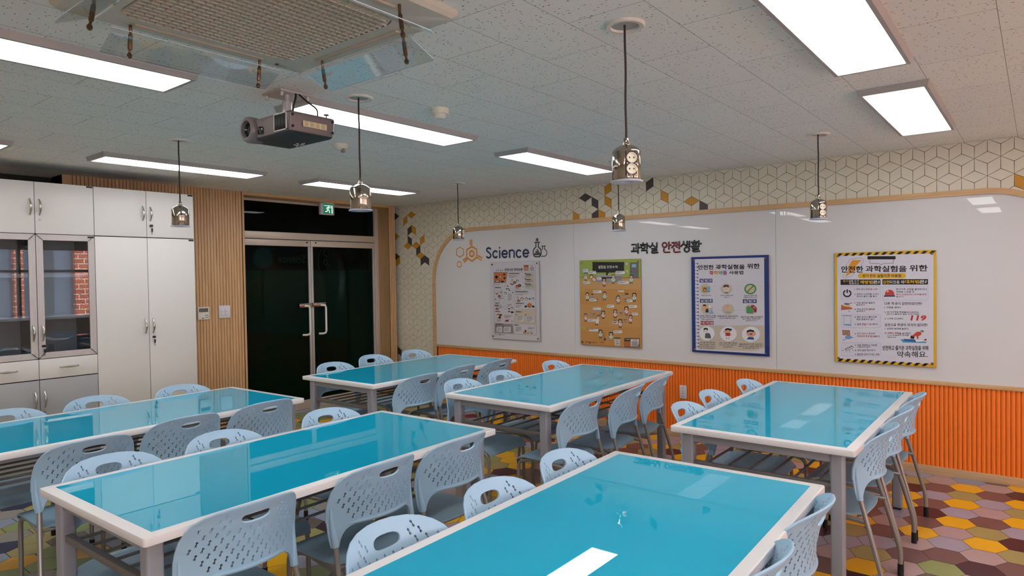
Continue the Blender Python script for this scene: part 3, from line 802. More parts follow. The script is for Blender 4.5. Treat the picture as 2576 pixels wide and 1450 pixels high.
off = [(6.03, -5.13, 'just above the camera'), (6.03, -7.0, 'behind the camera'), (3.45, -7.0, 'behind the camera, middle row'), (1.12, -7.0, 'behind the camera, cupboard row'),
       (8.5, -1.45, 'by the window wall, beside the patterned wall'), (8.5, -3.3, 'by the window wall, second from the patterned wall'), (8.5, -5.13, 'by the window wall, third from the patterned wall'), (8.5, -7.0, 'by the window wall, furthest back')]
lp = {}
for x, y, l, lab in LT + [(a, b, 1.33, 'ceiling light out of view '+c) for a, b, c in off]:
    key = round(l, 2)
    t = make_light(l); t.location = (x, y, H); t['label'] = lab

# ------------------------------------------------------------------ hanging socket pods
def make_pod(x, y, zb, rot, lab, sockets):
    t = thing('hanging_socket', lab, 'hanging socket', (x, y, zb), rot, group='chrome socket pods hanging over the tables')
    h = H-zb
    c = MB(); c.lathe([(.052, h-.0005), (.055, h-.010), (.071, h-.011), (.0755, h-.006), (.0755, h), (.052, h)], 32, cap=False)
    c.build('ceiling_rose', 'white_plastic', parent=t)
    MB().lathe([(.0, h-.002), (.053, h-.002)], 32, cap=False).build('rose_recess', 'lampframe', parent=t)
    p = [(.0009*sin(k*1.3), .0009*cos(k), .150+(h-.152)*k/10) for k in range(11)]; p[0] = (0, 0, .150)
    MB().tube(p, .0045, n=8).build('cord', 'cord', parent=t)
    MB().lathe([(.0, .168), (.008, .168), (.010, .165), (.010, .150), (.014, .146), (.014, .138), (0, .138)], 16, cap=False).build('cord_grip', 'chrome', parent=t)
    R = .0545
    prof = [(.008, .142), (.022, .139), (.036, .132), (.046, .124), (.052, .118), (R, .112), (R, .010), (R-.002, .006), (R-.006, .006)]
    MB().lathe(list(reversed(prof)), 40, cap=False).build('pod_body', 'chrome', parent=t, smooth=50)
    MB().lathe([(.0, .012), (.026, .012), (.028, -.001), (.061, -.003), (.0625, .0015), (.059, .004), (R-.005, .0065), (.0, .0065)], 36, cap=False).build('base_ring', 'pod_base', parent=t, smooth=40)
    if sockets:
        pl = MB(); N_ = 8; wd = .43; vs = []; fs = []
        for k in range(N_+1):
            a = -wd+2*wd*k/N_
            vs += [(cos(a)*(R+.0015), sin(a)*(R+.0015), .016), (cos(a)*(R+.0015), sin(a)*(R+.0015), .108)]
        for k in range(N_): fs.append((2*k, 2*k+2, 2*k+3, 2*k+1))
        pl.add(vs, fs); pl.box(R-.012, R+.002, -.0215, .0215, .016, .108)
        plate_ = pl.build('socket_plate', 'pod_plate', parent=t)
        for z in (.041, .083):
            s = MB(); X = T(R+.0015, 0, z) @ RY(90)
            s.lathe([(.0, .0016), (.015, .0016), (.0165, .005), (.0195, .005), (.0205, .0)], 26, xf=X, cap=False)
            s.build('socket', 'ivory', parent=plate_)
            g = MB()
            for dy in (-.0085, .0085): g.lathe([(0, .0024), (.003, .0024), (.003, 0)], 10, xf=T(R+.0015, dy, z) @ RY(90), cap=False)
            g.build('contact_hole', 'black', parent=plate_)
        q = MB()
        for dy in (-.017, .017):
            for z in (.021, .062, .103): q.lathe([(0, .002), (.0022, .002), (.0026, 0)], 8, xf=T(R+.0012, dy, z) @ RY(90), cap=False)
        q.box(R-.004, R+.004, -.019, .004, .008, .019, bev=.002); q.box(R-.004, R+.004, .008, .02, .008, .019, bev=.002)
        q.build('screw', 'chrome', parent=plate_)
    return t
M['pod_base'] = mat('pale blue grey pod base', (188, 192, 206), .3, coat=.3)
M['pod_plate'] = mat('dark bronze socket plate', (62, 50, 46), .35, metal=.4)
PD = [(5.407, -3.784, 1.951, radians(-42), 'largest and nearest chrome hanging socket pod, two sockets facing the room', 1),
      (3.841, -3.802, 1.954, radians(60), 'chrome hanging socket pod in front of the ceiling light behind the projector', 0),
      (2.086, -3.923, 1.966, radians(60), 'chrome hanging socket pod in front of the white cupboards', 0),
      (2.000, -1.081, 1.969, radians(12), 'small chrome hanging socket pod above the orange molecule emblem, sockets on its right', 1),
      (3.86, -1.09, 1.963, radians(80), 'small chrome hanging socket pod just below the largest pod', 0),
      (5.439, -1.092, 1.958, radians(-50), 'chrome hanging socket pod at the right, two sockets in front of the board top edge', 1)]
for x, y, z, r_, lab, s in PD: make_pod(x, y, z, r_, lab, s)

# ------------------------------------------------------------------ cassette air conditioner
ac = thing('ceiling_air_conditioner', 'square off white four way cassette air conditioner with clear acrylic wind deflectors', 'air conditioner', (4.535, -4.775, H))
hw = .485; a = MB()
def rsq(r, c, z, n=6): 
    out = []
    for q, (sx, sy) in enumerate(((1, 1), (-1, 1), (-1, -1), (1, -1))):
        for k in range(n+1):
            an = radians(90*q+90*k/n); out.append((sx*(r-c)+c*cos(an), sy*(r-c)+c*sin(an), z))
    return out
loops = [rsq(hw, .012, 0), rsq(hw, .012, -.018), rsq(hw-.012, .02, -.032), rsq(.335, .07, -.040)]
vs = sum(loops, []); n = len(loops[0]); fs = [(q*n+k, q*n+(k+1) % n, (q+1)*n+(k+1) % n, (q+1)*n+k) for q in range(3) for k in range(n)]
a.add(vs, [tuple(reversed(f)) for f in fs]); a.build('panel', 'ac_plastic', parent=ac, smooth=40, fix=False)
g = MB(); NN = 22; c = 2*.33/NN
def in_r(x, y, h=.33, r=.07): return not (abs(x) > h-r and abs(y) > h-r and (abs(x)-h+r)**2+(abs(y)-h+r)**2 > r*r)
for i in range(NN):
    for j in range(NN):
        x, y = -.33+(i+.5)*c, -.33+(j+.5)*c
        if not in_r(x, y): continue
        h = c/2
        g.add([(x-h, y-h, -.042), (x+h, y-h, -.033), (x+h, y+h, -.033), (x-h, y+h, -.042)], [(0, 3, 2, 1)], 0)
        g.box(x-h, x+h, y-h-.0012, y-h+.0012, -.046, -.033, 1); g.box(x-h-.0012, x-h+.0012, y-h, y+h, -.046, -.033, 1)
g.add([(x, y, -.0355) for x, y, _ in rsq(.334, .07, 0)], [tuple(range(28))], 1)
g.build('intake_grille', ['ac_grille', 'ac_plastic'], parent=ac, smooth=0)
for k in range(4):
    X = RZ(90*k); l = MB()
    pts = [(-.27+.54*q/20, 0) for q in range(21)]
    vs = []; fs = []
    for q in range(21):
        u = -.27+.54*q/20; w_ = .026*(1-abs(u/.27)**6)+.003
        vs += [(u, .405-w_, -.0375), (u, .405+w_, -.034), (u, .405, -.026)]
    for q in range(20): fs += [(3*q, 3*q+3, 3*q+5, 3*q+2), (3*q+2, 3*q+5, 3*q+4, 3*q+1)]
    l.add(vs, [tuple(reversed(f)) for f in fs], 0, X)
    l.box(-.25, .25, .392, .414, -.043, -.034, 0, bev=.004, xf=X)
    l.build('louver', 'ac_grille', parent=ac, smooth=40)
    d = MB(); 
    p0 = Vector((-.315, .34, -.115)); 
    q = [(-.325, .398, -.070), (.325, .398, -.070), (.325, .404, -.084), (.325, .515, -.132), (.300, .524, -.130), (-.300, .524, -.130), (-.325, .515, -.132), (-.325, .404, -.084)]
    t_ = .003
    d.add([*q, *[(x, y, z+t_) for x, y, z in q]], [(0, 1, 2, 7), (7, 2, 3, 6), (6, 3, 4, 5), (15, 10, 9, 8), (14, 11, 10, 15), (13, 12, 11, 14)], 0, X)
    d.add([*q, *[(x, y, z+t_) for x, y, z in q]], [(i, i+8, (i+1) % 8+8, (i+1) % 8) for i in range(8)], 1, X)
    df = d.build('wind_deflector', ['acrylic', 'acrylic_edge'], parent=ac, smooth=0)
    for s in (-1, 1):
        b = MB(); bx = .25*s; by = .43
        b.tube([(bx, by, -.03), (bx, by, -.060), (bx, by, -.062), (bx, by+.002, -.070), (bx, by+.010, -.118), (bx, by+.011, -.121), (bx, by+.013, -.130), (bx, by+.014, -.136), (bx, by+.015, -.144), (bx, by+.016, -.150)], [.0055, .0055, .004, .0078, .0078, .0045, .0045, .0088, .0088, .004], n=10, xf=X)
        b.build('deflector_pin', 'brass', parent=ac)
M_l = None
tx, tf, ta = text_geo('LG', .02)
lg = MB(); lg.add([(x*.03, 0, y*.014) for x, y, z in tx], tf, 0, T(.0, 0, 0)); lg.lathe([(0, 0), (.009, 0)], 16, 0, T(.044, 0, .007) @ RX(90), cap=False)
lo = lg.build('maker_mark', 'ink', parent=ac, smooth=0); lo.matrix_local = T(-.43, .37, -.0395) @ RZ(-90) @ RX(-90)

# ------------------------------------------------------------------ projector
pj_ = thing('projector', 'mauve grey projector hanging upside down from its ceiling mount', 'projector', (3.655, -4.095, 2.30))
b = bmesh.new(); bmesh.ops.create_cube(b, size=1)
for v in b.verts: v.co = Vector((v.co.x*.41, v.co.y*.27, .0525+v.co.z*.105))
for v in b.verts:
    if v.co.z < .01: v.co.x *= .93; v.co.y *= .94
bmesh.ops.bevel(b, geom=list(b.edges), offset=.018, segments=4, affect='EDGES', profile=.5)
mb = MB(); mb.bm(b)
for k, f in enumerate(mb.f):
    if sum(mb.v[i][2] for i in f)/len(f) < .012: mb.mi[k] = 1
body = mb.build('body', ['proj', 'proj_dark'], parent=pj_, smooth=40)
ln = MB(); X = T(-.142, -.128, .056) @ RX(90)
ln.lathe([(.062, -.05), (.066, -.01), (.066, .012), (.061, .026), (.053, .032), (.044, .030), (.041, .012)], 32, xf=X, cap=False)
ln.build('lens_ring', 'proj', parent=pj_)
lz = MB(); lz.lathe([(.041, .012), (.034, .018), (.030, .008), (.024, .012), (.0, .016)], 28, xf=X, cap=False); lz.build('lens', 'lens', parent=pj_)
v = MB(); 
for k in range(7): v.box(.085+k*.0135, .094+k*.0135, -.139, -.133, .022, .090, bev=.002)
v.box(.08, .178, -.1355, -.130, .018, .094); v.build('vent_grille', 'black', parent=pj_)
f = MB()
for (x0, x1, z0, z1) in ((.076, .182, .094, .098), (.076, .182, .014, .018), (.076, .080, .014, .098), (.178, .182, .014, .098)): f.box(x0, x1, -.1375, -.133, z0, z1)
f.build('vent_frame', 'white_plastic', parent=pj_, smooth=0)
MB().box(-.065, -.025, -.1375, -.130, .022, .058, bev=.008).build('infrared_window', 'lens', parent=pj_)
s = MB(); s.box(.203, .2065, -.06, .075, .036, .064); 
M['sticker'] = mat('yellowed paper sticker', (224, 204, 158), .6)
lbl = s.build('sticker', 'sticker', parent=pj_, smooth=0)
s = MB()
for q in range(4):
    for r_ in range(4): s.box(.2064, .207, -.052+q*.032, -.030+q*.032-.004*(r_ % 2), .040+r_*.006, .0425+r_*.006)
s.build('printed_lines', 'tube', parent=lbl, smooth=0)
k = MB(); random.seed(3)
for q in range(11):
    x, y = -.09+random.random()*.10, .055+random.random()*.045
    k.lathe([(0, -.003), (.005, -.003), (.006, .002)], 10, xf=T(x*.9, y, 0), cap=False)
k.build('button', 'alu', parent=pj_)
sc = MB()
for y, z in ((-.115, .085), (-.115, .03), (.112, .085), (.112, .03)): sc.lathe([(0, .001), (.006, .001), (.007, -.002)], 10, xf=T(.204, y, z) @ RY(90), cap=False)
sc.build('screw', 'black', parent=pj_)
mt = MB(); mt.box(-.125+.0, .045, -.075, .105, .238, .2475, bev=.001); mt.lathe([(.018, .24), (.018, .205), (.024, .203), (.024, .165), (.027, .163), (.027, .13), (.022, .12), (.022, .104)], 20, xf=T(-.025, .005, 0))
for x, y in ((-.105, -.06), (.03, -.06), (.03, .09), (-.105, .09)): mt.lathe([(.006, .215), (.009, .222), (.009, .238)], 10, xf=T(x, y, 0))
mt.build('ceiling_mount', 'alu', parent=pj_)
cb = MB()
cb.tube(curve_pts([(.03, .02, .245), (.06, .0, .21), (.045, -.01, .16), (.055, -.01, .10)]), .005, n=8)
cb.tube(curve_pts([(.03, .03, .245), (.075, .05, .20), (.12, .09, .155), (.10, .09, .10)]), .004, n=8)
cb.build('cable', 'black', parent=pj_)
ft = MB(); ft.lathe([(.003, .10), (.003, .118), (.014, .121), (.012, .126), (.0, .127)], 14, xf=T(.17, .10, 0)); ft.build('adjusting_foot', 'proj', parent=pj_)

# ------------------------------------------------------------------ detectors on the ceiling
d = thing('motion_detector', 'round white motion detector on the ceiling right of the projector', 'detector', (3.985, -3.345, H))
MB().lathe([(.052, 0), (.052, -.022), (.048, -.030), (.038, -.032)], 28, cap=False).build('housing', 'ivory', parent=d)
MB().lathe([(.037, -.030), (.035, -.045), (.024, -.056), (.0, -.060)], 28, cap=False).build('dome', 'white_plastic', parent=d)
d = thing('smoke_detector', 'white ceiling detector half hidden behind the right end of the projector', 'detector', (2.76, -3.10, H))
MB().lathe([(.055, 0), (.055, -.014), (.045, -.03), (.02, -.042), (.0, -.044)], 28, cap=False).build('housing', 'ivory', parent=d)
MB().box(.01, .04, -.01, .01, -.06, -.03, bev=.004).build('indicator', 'tube', parent=d)

# ------------------------------------------------------------------ small wall things
X = -.08
t = thing('thermostat', 'white wall thermostat with grey display on the slats', 'thermostat', (X, -2.708, 1.258))
MB().box(.0, .022, -.059, .059, -.064, .064, bev=.004).build('case', 'white_plastic', parent=t)
M['lcd'] = mat('grey liquid crystal', (96, 98, 94), .3)
MB().box(.0215, .0232, -.05, .046, .012, .052).build('display', 'lcd', parent=t, smooth=0)
q = MB()
for a_, b_ in ((.022, -.022), (.040, -.022), (.022, -.042), (.040, -.042)): q.box(.0215, .0245, a_-.007, a_+.007, b_-.006, b_+.006, bev=.002)
q.build('button', 'grey_lam', parent=t)
MB().box(.0215, .0228, -.02, .0, -.054, -.046).build('mark', 'ink', parent=t, smooth=0)
t = thing('light_switch', 'square white four-gang light switch on the slats beside the door', 'light switch', (X, -2.479, 1.262))
M['white_switch'] = mat('cool white plastic', (214, 214, 222), .35)
MB().box(.0, .012, -.062, .062, -.066, .066, bev=.003).build('plate', 'white_switch', parent=t)
for a_ in (-1, 1):
    for b_ in (-1, 1): MB().box(.0115, .0165, min(a_*.0015, a_*.042), max(a_*.0015, a_*.042), min(b_*.0015, b_*.036), max(b_*.0015, b_*.036), bev=.002).build('rocker', 'white_switch', parent=t)
t = thing('wall_outlet', 'white double power outlet on the orange ribs', 'power outlet', (3.945, -.0155, .443))
MB().box(-.036, .036, -.01, .0, -.064, .064, bev=.003).build('plate', 'white_switch', parent=t)
for z in (-.027, .027):
    s = MB(); s.lathe([(.0, -.006), (.017, -.006), (.019, .0005), (.022, .001), (.0225, -.001)], 24, xf=T(0, -.0105, z) @ RX(90), cap=False)
    so = s.build('socket', 'white_switch', parent=t)
    s = MB()
    for a_ in (-.0085, .0085): s.lathe([(0, .0015), (.003, .0015), (.003, 0)], 10, xf=T(a_, -.0055, z) @ RX(90), cap=False)
    s.box(-.003, .003, -.0125, -.005, z+.012, z+.018); s.box(-.003, .003, -.0125, -.005, z-.018, z-.012)
    s.build('contact_hole', 'black', parent=so)
t = thing('exit_sign', 'green and white running person exit sign above the glass door', 'exit sign', (-.25, -1.045, 2.455))
MB().box(-.022, .022, -.10, .10, -.075, .075, bev=.005).build('case', 'white_switch', parent=t)
MB().box(.0215, .0232, -.062, .085, -.062, .062).build('panel', 'green', parent=t, smooth=0)
m = MB(); S_ = .1
def seg(pts, r): m.tube([(.0234, y*S_, z*S_) for y, z in pts], r*S_, n=6, flat=(0, .08), round_cap=True)
seg([(.12, .18), (.02, -.10)], .075); seg([(.13, .20), (.34, .10), (.44, .2)], .045); seg([(.12, .2), (-.10, .14), (-.16, -.02)], .045)
seg([(.02, -.12), (.24, -.20), (.26, -.46)], .055); seg([(.02, -.12), (-.08, -.32), (-.32, -.36)], .055); m.lathe([(0, .0012), (.0085, .0012), (.0085, 0)], 14, xf=T(.0232, .018, .035) @ RY(90), cap=False)
m.build('pictogram', 'mint', parent=t, smooth=0)
m = MB(); m.box(.0233, .0236, .058, .072, -.055, .04); m.box(.0233, .0236, -.05, .058, .034, .04); m.build('doorway_mark', 'mint', parent=t, smooth=0)

# faint stickers on the outer face of the door glass
M['st_teal'] = mat('dark teal vinyl', (50, 150, 165), .6); M['st_grey'] = mat('dark grey vinyl', (150, 170, 165), .6)
st = thing('door_sticker', 'faint round teal sticker and mirrored Science lettering on the left door glass', 'sticker', (-.342, -1.7, 1.84))
MB().lathe([(0, 0), (.125, 0)], 32, xf=T(0, -.16, .0) @ RY(90), cap=False).build('disc', 'st_teal', parent=st, smooth=0)
tv, tf, ta = text_geo('Science', .015)
MB().add([(0, .4-x*.37, -.055+y*.10) for x, y, z in tv], tf).build('lettering', 'st_grey', parent=st, smooth=0)
st = thing('door_sticker', 'faint ring shaped sticker with a hexagon on the right door glass', 'sticker', (-.342, -.86, 1.80))
m = MB(); m.tube([(0, .26*cos(2*pi*k/40), .26*sin(2*pi*k/40)) for k in range(40)], .004, n=4, closed=True, flat=(0, .1)); m.build('ring', 'st_grey', parent=st, smooth=0)
m = MB()
for (cy, cz, r_) in ((-.13, .12, .055), (-.12, -.06, .03), (-.15, .0, .035)): m.tube([(0, cy+r_*.85*cos(radians(60*k+30)), cz+r_*sin(radians(60*k+30))) for k in range(6)], .004, n=4, closed=True, flat=(0, .1))
m.build('hexagon', 'st_grey', parent=st, smooth=0)
SCI=[('S',[[(1.5081,1.9183),(1.4932,1.9281),(1.4781,1.9315),(1.4598,1.9284),(1.4492,1.9173),(1.4489,1.9034),(1.459,1.8915),(1.477,1.8807),(1.4949,1.8671),(1.5086,1.8529),(1.5107,1.8367),(1.5,1.8208),(1.4817,1.813),(1.4634,1.815),(1.4472,1.827)]]),('c',[[(1.6064,1.8819),(1.5962,1.8886),(1.5846,1.8917),(1.5727,1.8907),(1.5617,1.8857),(1.5528,1.8773),(1.547,1.8664),(1.5448,1.854),(1.5465,1.8415),(1.5519,1.8302),(1.5604,1.8213),(1.5711,1.8156),(1.583,1.8139),(1.5947,1.8162),(1.6051,1.8223)]]),('i',[[(1.65,1.8917),(1.6483,1.812)],[(1.6484,1.9282),(1.6489,1.9273)]]),('e',[[(1.6875,1.8518),(1.7646,1.8493),(1.7646,1.8502),(1.7619,1.8655),(1.7536,1.8787),(1.741,1.8878),(1.7258,1.8913),(1.7106,1.8888),(1.6975,1.8806),(1.6885,1.8679),(1.6852,1.8527),(1.6879,1.8373),(1.6963,1.8241),(1.7091,1.8151),(1.7242,1.8116),(1.7395,1.8142),(1.7525,1.8224)]]),('n',[[(1.7991,1.891),(1.7975,1.8122)],[(1.7985,1.8617),(1.7986,1.8662),(1.7996,1.8724),(1.8022,1.8782),(1.8065,1.8834),(1.812,1.8876),(1.8186,1.8907),(1.826,1.8925),(1.8337,1.8929),(1.8413,1.8919),(1.8485,1.8896),(1.855,1.8861),(1.8603,1.8815),(1.8643,1.8761),(1.8667,1.8701),(1.8675,1.8639),(1.8653,1.8102)]]),('c',[[(1.961,1.8788),(1.9508,1.8859),(1.9391,1.8891),(1.9271,1.8881),(1.9161,1.8828),(1.9072,1.874),(1.9013,1.8625),(1.8991,1.8495),(1.9008,1.8363),(1.9062,1.8244),(1.9148,1.815),(1.9256,1.8091),(1.9376,1.8073),(1.9494,1.8097),(1.9598,1.8162)]]),('e',[[(2.0012,1.8506),(2.075,1.8482),(2.0767,1.8481),(2.074,1.8637),(2.0659,1.8772),(2.0535,1.8864),(2.0387,1.89),(2.0238,1.8875),(2.0109,1.8791),(2.0022,1.8662),(1.9989,1.8507),(2.0016,1.835),(2.0098,1.8215),(2.0223,1.8123),(2.0372,1.8088),(2.0521,1.8114),(2.0648,1.8198)]])]
KOR=[('과',[[(3.3965,1.8924),(3.4471,1.8928),(3.4413,1.8474)],[(3.4164,1.8602),(3.4159,1.8273)],[(3.392,1.8244),(3.4636,1.8241)],[(3.4663,1.8995),(3.4651,1.8053)],[(3.4658,1.8599),(3.4883,1.8591)]]),('학',[[(3.5226,1.9034),(3.5225,1.8966)],[(3.4928,1.8869),(3.5521,1.8876)],[(3.544,1.8632),(3.5418,1.8565),(3.5358,1.8514),(3.5273,1.8487),(3.5178,1.849),(3.5093,1.8523),(3.5035,1.858),(3.5015,1.8648),(3.5037,1.8715),(3.5096,1.8766),(3.5182,1.8793),(3.5277,1.8789),(3.5361,1.8756),(3.542,1.87),(3.544,1.8632)],[(3.5659,1.8994),(3.5652,1.8453)],[(3.5656,1.8732),(3.5876,1.8723)],[(3.5051,1.8295),(3.5565,1.8296),(3.565,1.8237),(3.5647,1.8021)]]),('실',[[(3.6251,1.9),(3.6215,1.8786),(3.5976,1.8571)],[(3.6249,1.8846),(3.6531,1.859)],[(3.6727,1.8995),(3.6722,1.8567)],[(3.6177,1.8419),(3.6746,1.8413),(3.6755,1.826),(3.6191,1.8203),(3.6165,1.8034),(3.6239,1.8007),(3.6808,1.8037)]]),('안',[[(3.7797,1.8738),(3.7772,1.864),(3.7706,1.8564),(3.7611,1.8523),(3.7506,1.8527),(3.7411,1.8575),(3.7346,1.8657),(3.7324,1.8757),(3.7349,1.8855),(3.7415,1.8931),(3.7511,1.8971),(3.7616,1.8967),(3.771,1.8919),(3.7774,1.8837),(3.7797,1.8738)],[(3.8021,1.8986),(3.8014,1.8336)],[(3.8018,1.8714),(3.8229,1.8705)],[(3.7481,1.8349),(3.7478,1.8112),(3.7552,1.8034),(3.8075,1.8031)]]),('전',[[(3.8361,1.8926),(3.886,1.8935)],[(3.8612,1.8921),(3.8585,1.8736),(3.8323,1.846)],[(3.8591,1.8721),(3.8886,1.8469)],[(3.91,1.8999),(3.9092,1.8326)],[(3.8857,1.8731),(3.9081,1.8731)],[(3.8541,1.8347),(3.8538,1.8076),(3.8624,1.8007),(3.9153,1.8031)]]),('생',[[(3.9544,1.8989),(3.9526,1.8787),(3.9286,1.8558)],[(3.9542,1.8801),(3.9776,1.8598)],[(3.9906,1.8994),(3.9901,1.8549)],[(4.0141,1.8984),(4.0136,1.851)],[(3.9903,1.8757),(4.0122,1.8747)],[(4.011,1.8215),(4.0085,1.8119),(4.0017,1.8044),(3.9918,1.8004),(3.9809,1.8008),(3.9711,1.8055),(3.9644,1.8135),(3.9621,1.8232),(3.9646,1.8328),(3.9715,1.8403),(3.9814,1.8443),(3.9923,1.8438),(4.0021,1.8392),(4.0087,1.8312),(4.011,1.8215)]]),('활',[[(4.0638,1.9036),(4.0644,1.8982)],[(4.0358,1.89),(4.0945,1.8904)],[(4.083,1.8756),(4.0811,1.8709),(4.0759,1.8672),(4.0685,1.8653),(4.0602,1.8657),(4.0528,1.8681),(4.0477,1.8722),(4.0459,1.8772),(4.0478,1.882),(4.053,1.8857),(4.0605,1.8875),(4.0687,1.8872),(4.0761,1.8847),(4.0812,1.8806),(4.083,1.8756)],[(4.0643,1.8637),(4.0642,1.8534)],[(4.0322,1.8494),(4.1049,1.8512)],[(4.1075,1.8987),(4.107,1.8459)],[(4.1072,1.8729),(4.1296,1.8728)],[(4.0445,1.8321),(4.1062,1.8336),(4.1086,1.8223),(4.049,1.818),(4.0448,1.8069),(4.0519,1.8008),(4.1135,1.8016)]])]
MOL=[('big',[[(1.2106,1.959),(1.2897,1.9207),(1.2889,1.827),(1.2091,1.7797),(1.1228,1.827),(1.125,1.9243),(1.2106,1.959)],[(1.2421,1.8707),(1.2384,1.8561),(1.2285,1.8446),(1.2144,1.8385),(1.1989,1.8389),(1.185,1.8459),(1.1756,1.8581),(1.1724,1.8729),(1.1762,1.8876),(1.1862,1.8991),(1.2003,1.9052),(1.2158,1.9046),(1.2296,1.8976),(1.239,1.8855),(1.2421,1.8707)]]),('bonds',[[(1.1831,2.038),(1.1819,1.9823)],[(1.2091,2.0369),(1.2088,1.9661)],[(1.1194,1.8224),(1.0627,1.7977)],[(1.1299,1.8007),(1.0751,1.7712)],[(1.313,1.8427),(1.3696,1.8176)],[(1.2969,1.822),(1.3585,1.7899)]]),('hex',[[(1.0105,1.9596),(1.0684,1.9311),(1.0669,1.8668),(1.0109,1.8341),(0.9492,1.8633),(0.9508,1.9321),(1.0105,1.9596)]]),('hex',[[(0.994,1.7827),(1.0307,1.7627),(1.0299,1.7268),(0.9949,1.7083),(0.9566,1.7283),(0.9574,1.7634),(0.994,1.7827)]])]
FLA=[('flask',[[(2.1634,1.9686),(2.2337,1.9669)],[(2.1824,1.9669),(2.1814,1.9146),(2.1773,1.9104),(2.1696,1.9068),(2.1625,1.9021),(2.1562,1.8962),(2.1508,1.8895),(2.1465,1.8819),(2.1433,1.8738),(2.1413,1.8652),(2.1406,1.8564),(2.1411,1.8476),(2.143,1.8389),(2.146,1.8306),(2.1502,1.8229),(2.1555,1.8159),(2.1617,1.8098),(2.1631,1.806),(2.2334,1.8039),(2.2317,1.8077),(2.238,1.8134),(2.2435,1.82),(2.2479,1.8274),(2.2512,1.8355),(2.2533,1.8439),(2.2542,1.8526),(2.2538,1.8614),(2.2522,1.87),(2.2493,1.8783),(2.2453,1.886),(2.2403,1.8931),(2.2342,1.8994),(2.2274,1.9047),(2.2199,1.9088),(2.2166,1.9132),(2.2175,1.9654)]]),('bars',[[(2.1654,1.8431),(2.1651,1.8278)],[(2.1827,1.8665),(2.182,1.8272)],[(2.1999,1.8877),(2.1988,1.8267)],[(2.2158,1.8741),(2.215,1.8262)],[(2.2321,1.8496),(2.2317,1.8257)]]),('flame',[[(2.1967,2.0121),(2.2127,1.9983),(2.2108,1.9853),(2.1978,1.9828),(2.1871,1.9907),(2.1884,2.0016),(2.1982,2.0033)]]),('small',[[(2.2624,1.9223),(2.3131,1.9216)],[(2.2731,1.9197),(2.2724,1.8808)],[(2.3008,1.9186),(2.3018,1.884),(2.3053,1.8836),(2.3113,1.8806),(2.3168,1.8767),(2.3216,1.872),(2.3256,1.8666),(2.3287,1.8606),(2.3307,1.8543),(2.3317,1.8477),(2.3317,1.8411),(2.3305,1.8346),(2.3283,1.8283),(2.3251,1.8225),(2.321,1.8173),(2.3161,1.8129),(2.3105,1.8093),(2.255,1.8076)]])]
# ------------------------------------------------------------------ raised lettering on the board
CX, CY, CZ = 6.6407, -6.0506, 1.6005
def lift(x, z, t):   # a point read on the wall plane, moved out to a surface t in front of it
    f = t/6.05; return x+(CX-x)*f, z+(CZ-z)*f
def strokes(name, L_, r, m, parent, y=-.0145, depth=.35, names=None):
    for k, (nm, ss) in enumerate(L_):
        mb = MB()
        for s in ss:
            P = [lift(a, b, .02) for a, b in s]; P = [(a, y-r*depth, b) for a, b in P]
            closed = len(P) > 3 and (Vector(P[0])-Vector(P[-1])).length < .002
            if closed: P = P[:-1]
            mb.tube(P, r if not callable(r) else r(k), n=8, closed=closed, flat=(1, depth), round_cap=not closed)
        o = mb.build(names or 'letter', m[k] if isinstance(m, list) else m, parent=parent, smooth=60)
    return parent
t = thing('lettering', 'dark blue raised word Science at the left end of the board', 'lettering', (0, 0, 0)); strokes('s', SCI, .0104, 'navy', t)
t = thing('lettering', 'raised Korean title in black and dark red at the middle of the board', 'lettering', (0, 0, 0))
strokes('k', KOR, .0088, ['ink', 'ink', 'ink', 'maroon', 'maroon', 'ink', 'ink'], t)
t = thing('molecule_emblem', 'orange raised molecule emblem left of the word Science', 'emblem', (0, 0, 0))
strokes('m', MOL[:1], .0105, 'amber', t, names='ring'); strokes('m', MOL[1:2], .0085, 'amber', t, names='bond'); strokes('m', MOL[2:], .006, 'amber', t, names='hexagon')
t = thing('flask_emblem', 'black raised laboratory flasks emblem right of the word Science', 'emblem', (0, 0, 0))
strokes('f', FLA[:3], .006, 'ink', t, names='flask_outline'); strokes('f', FLA[3:], .0045, 'ink', t, names='flask_outline')

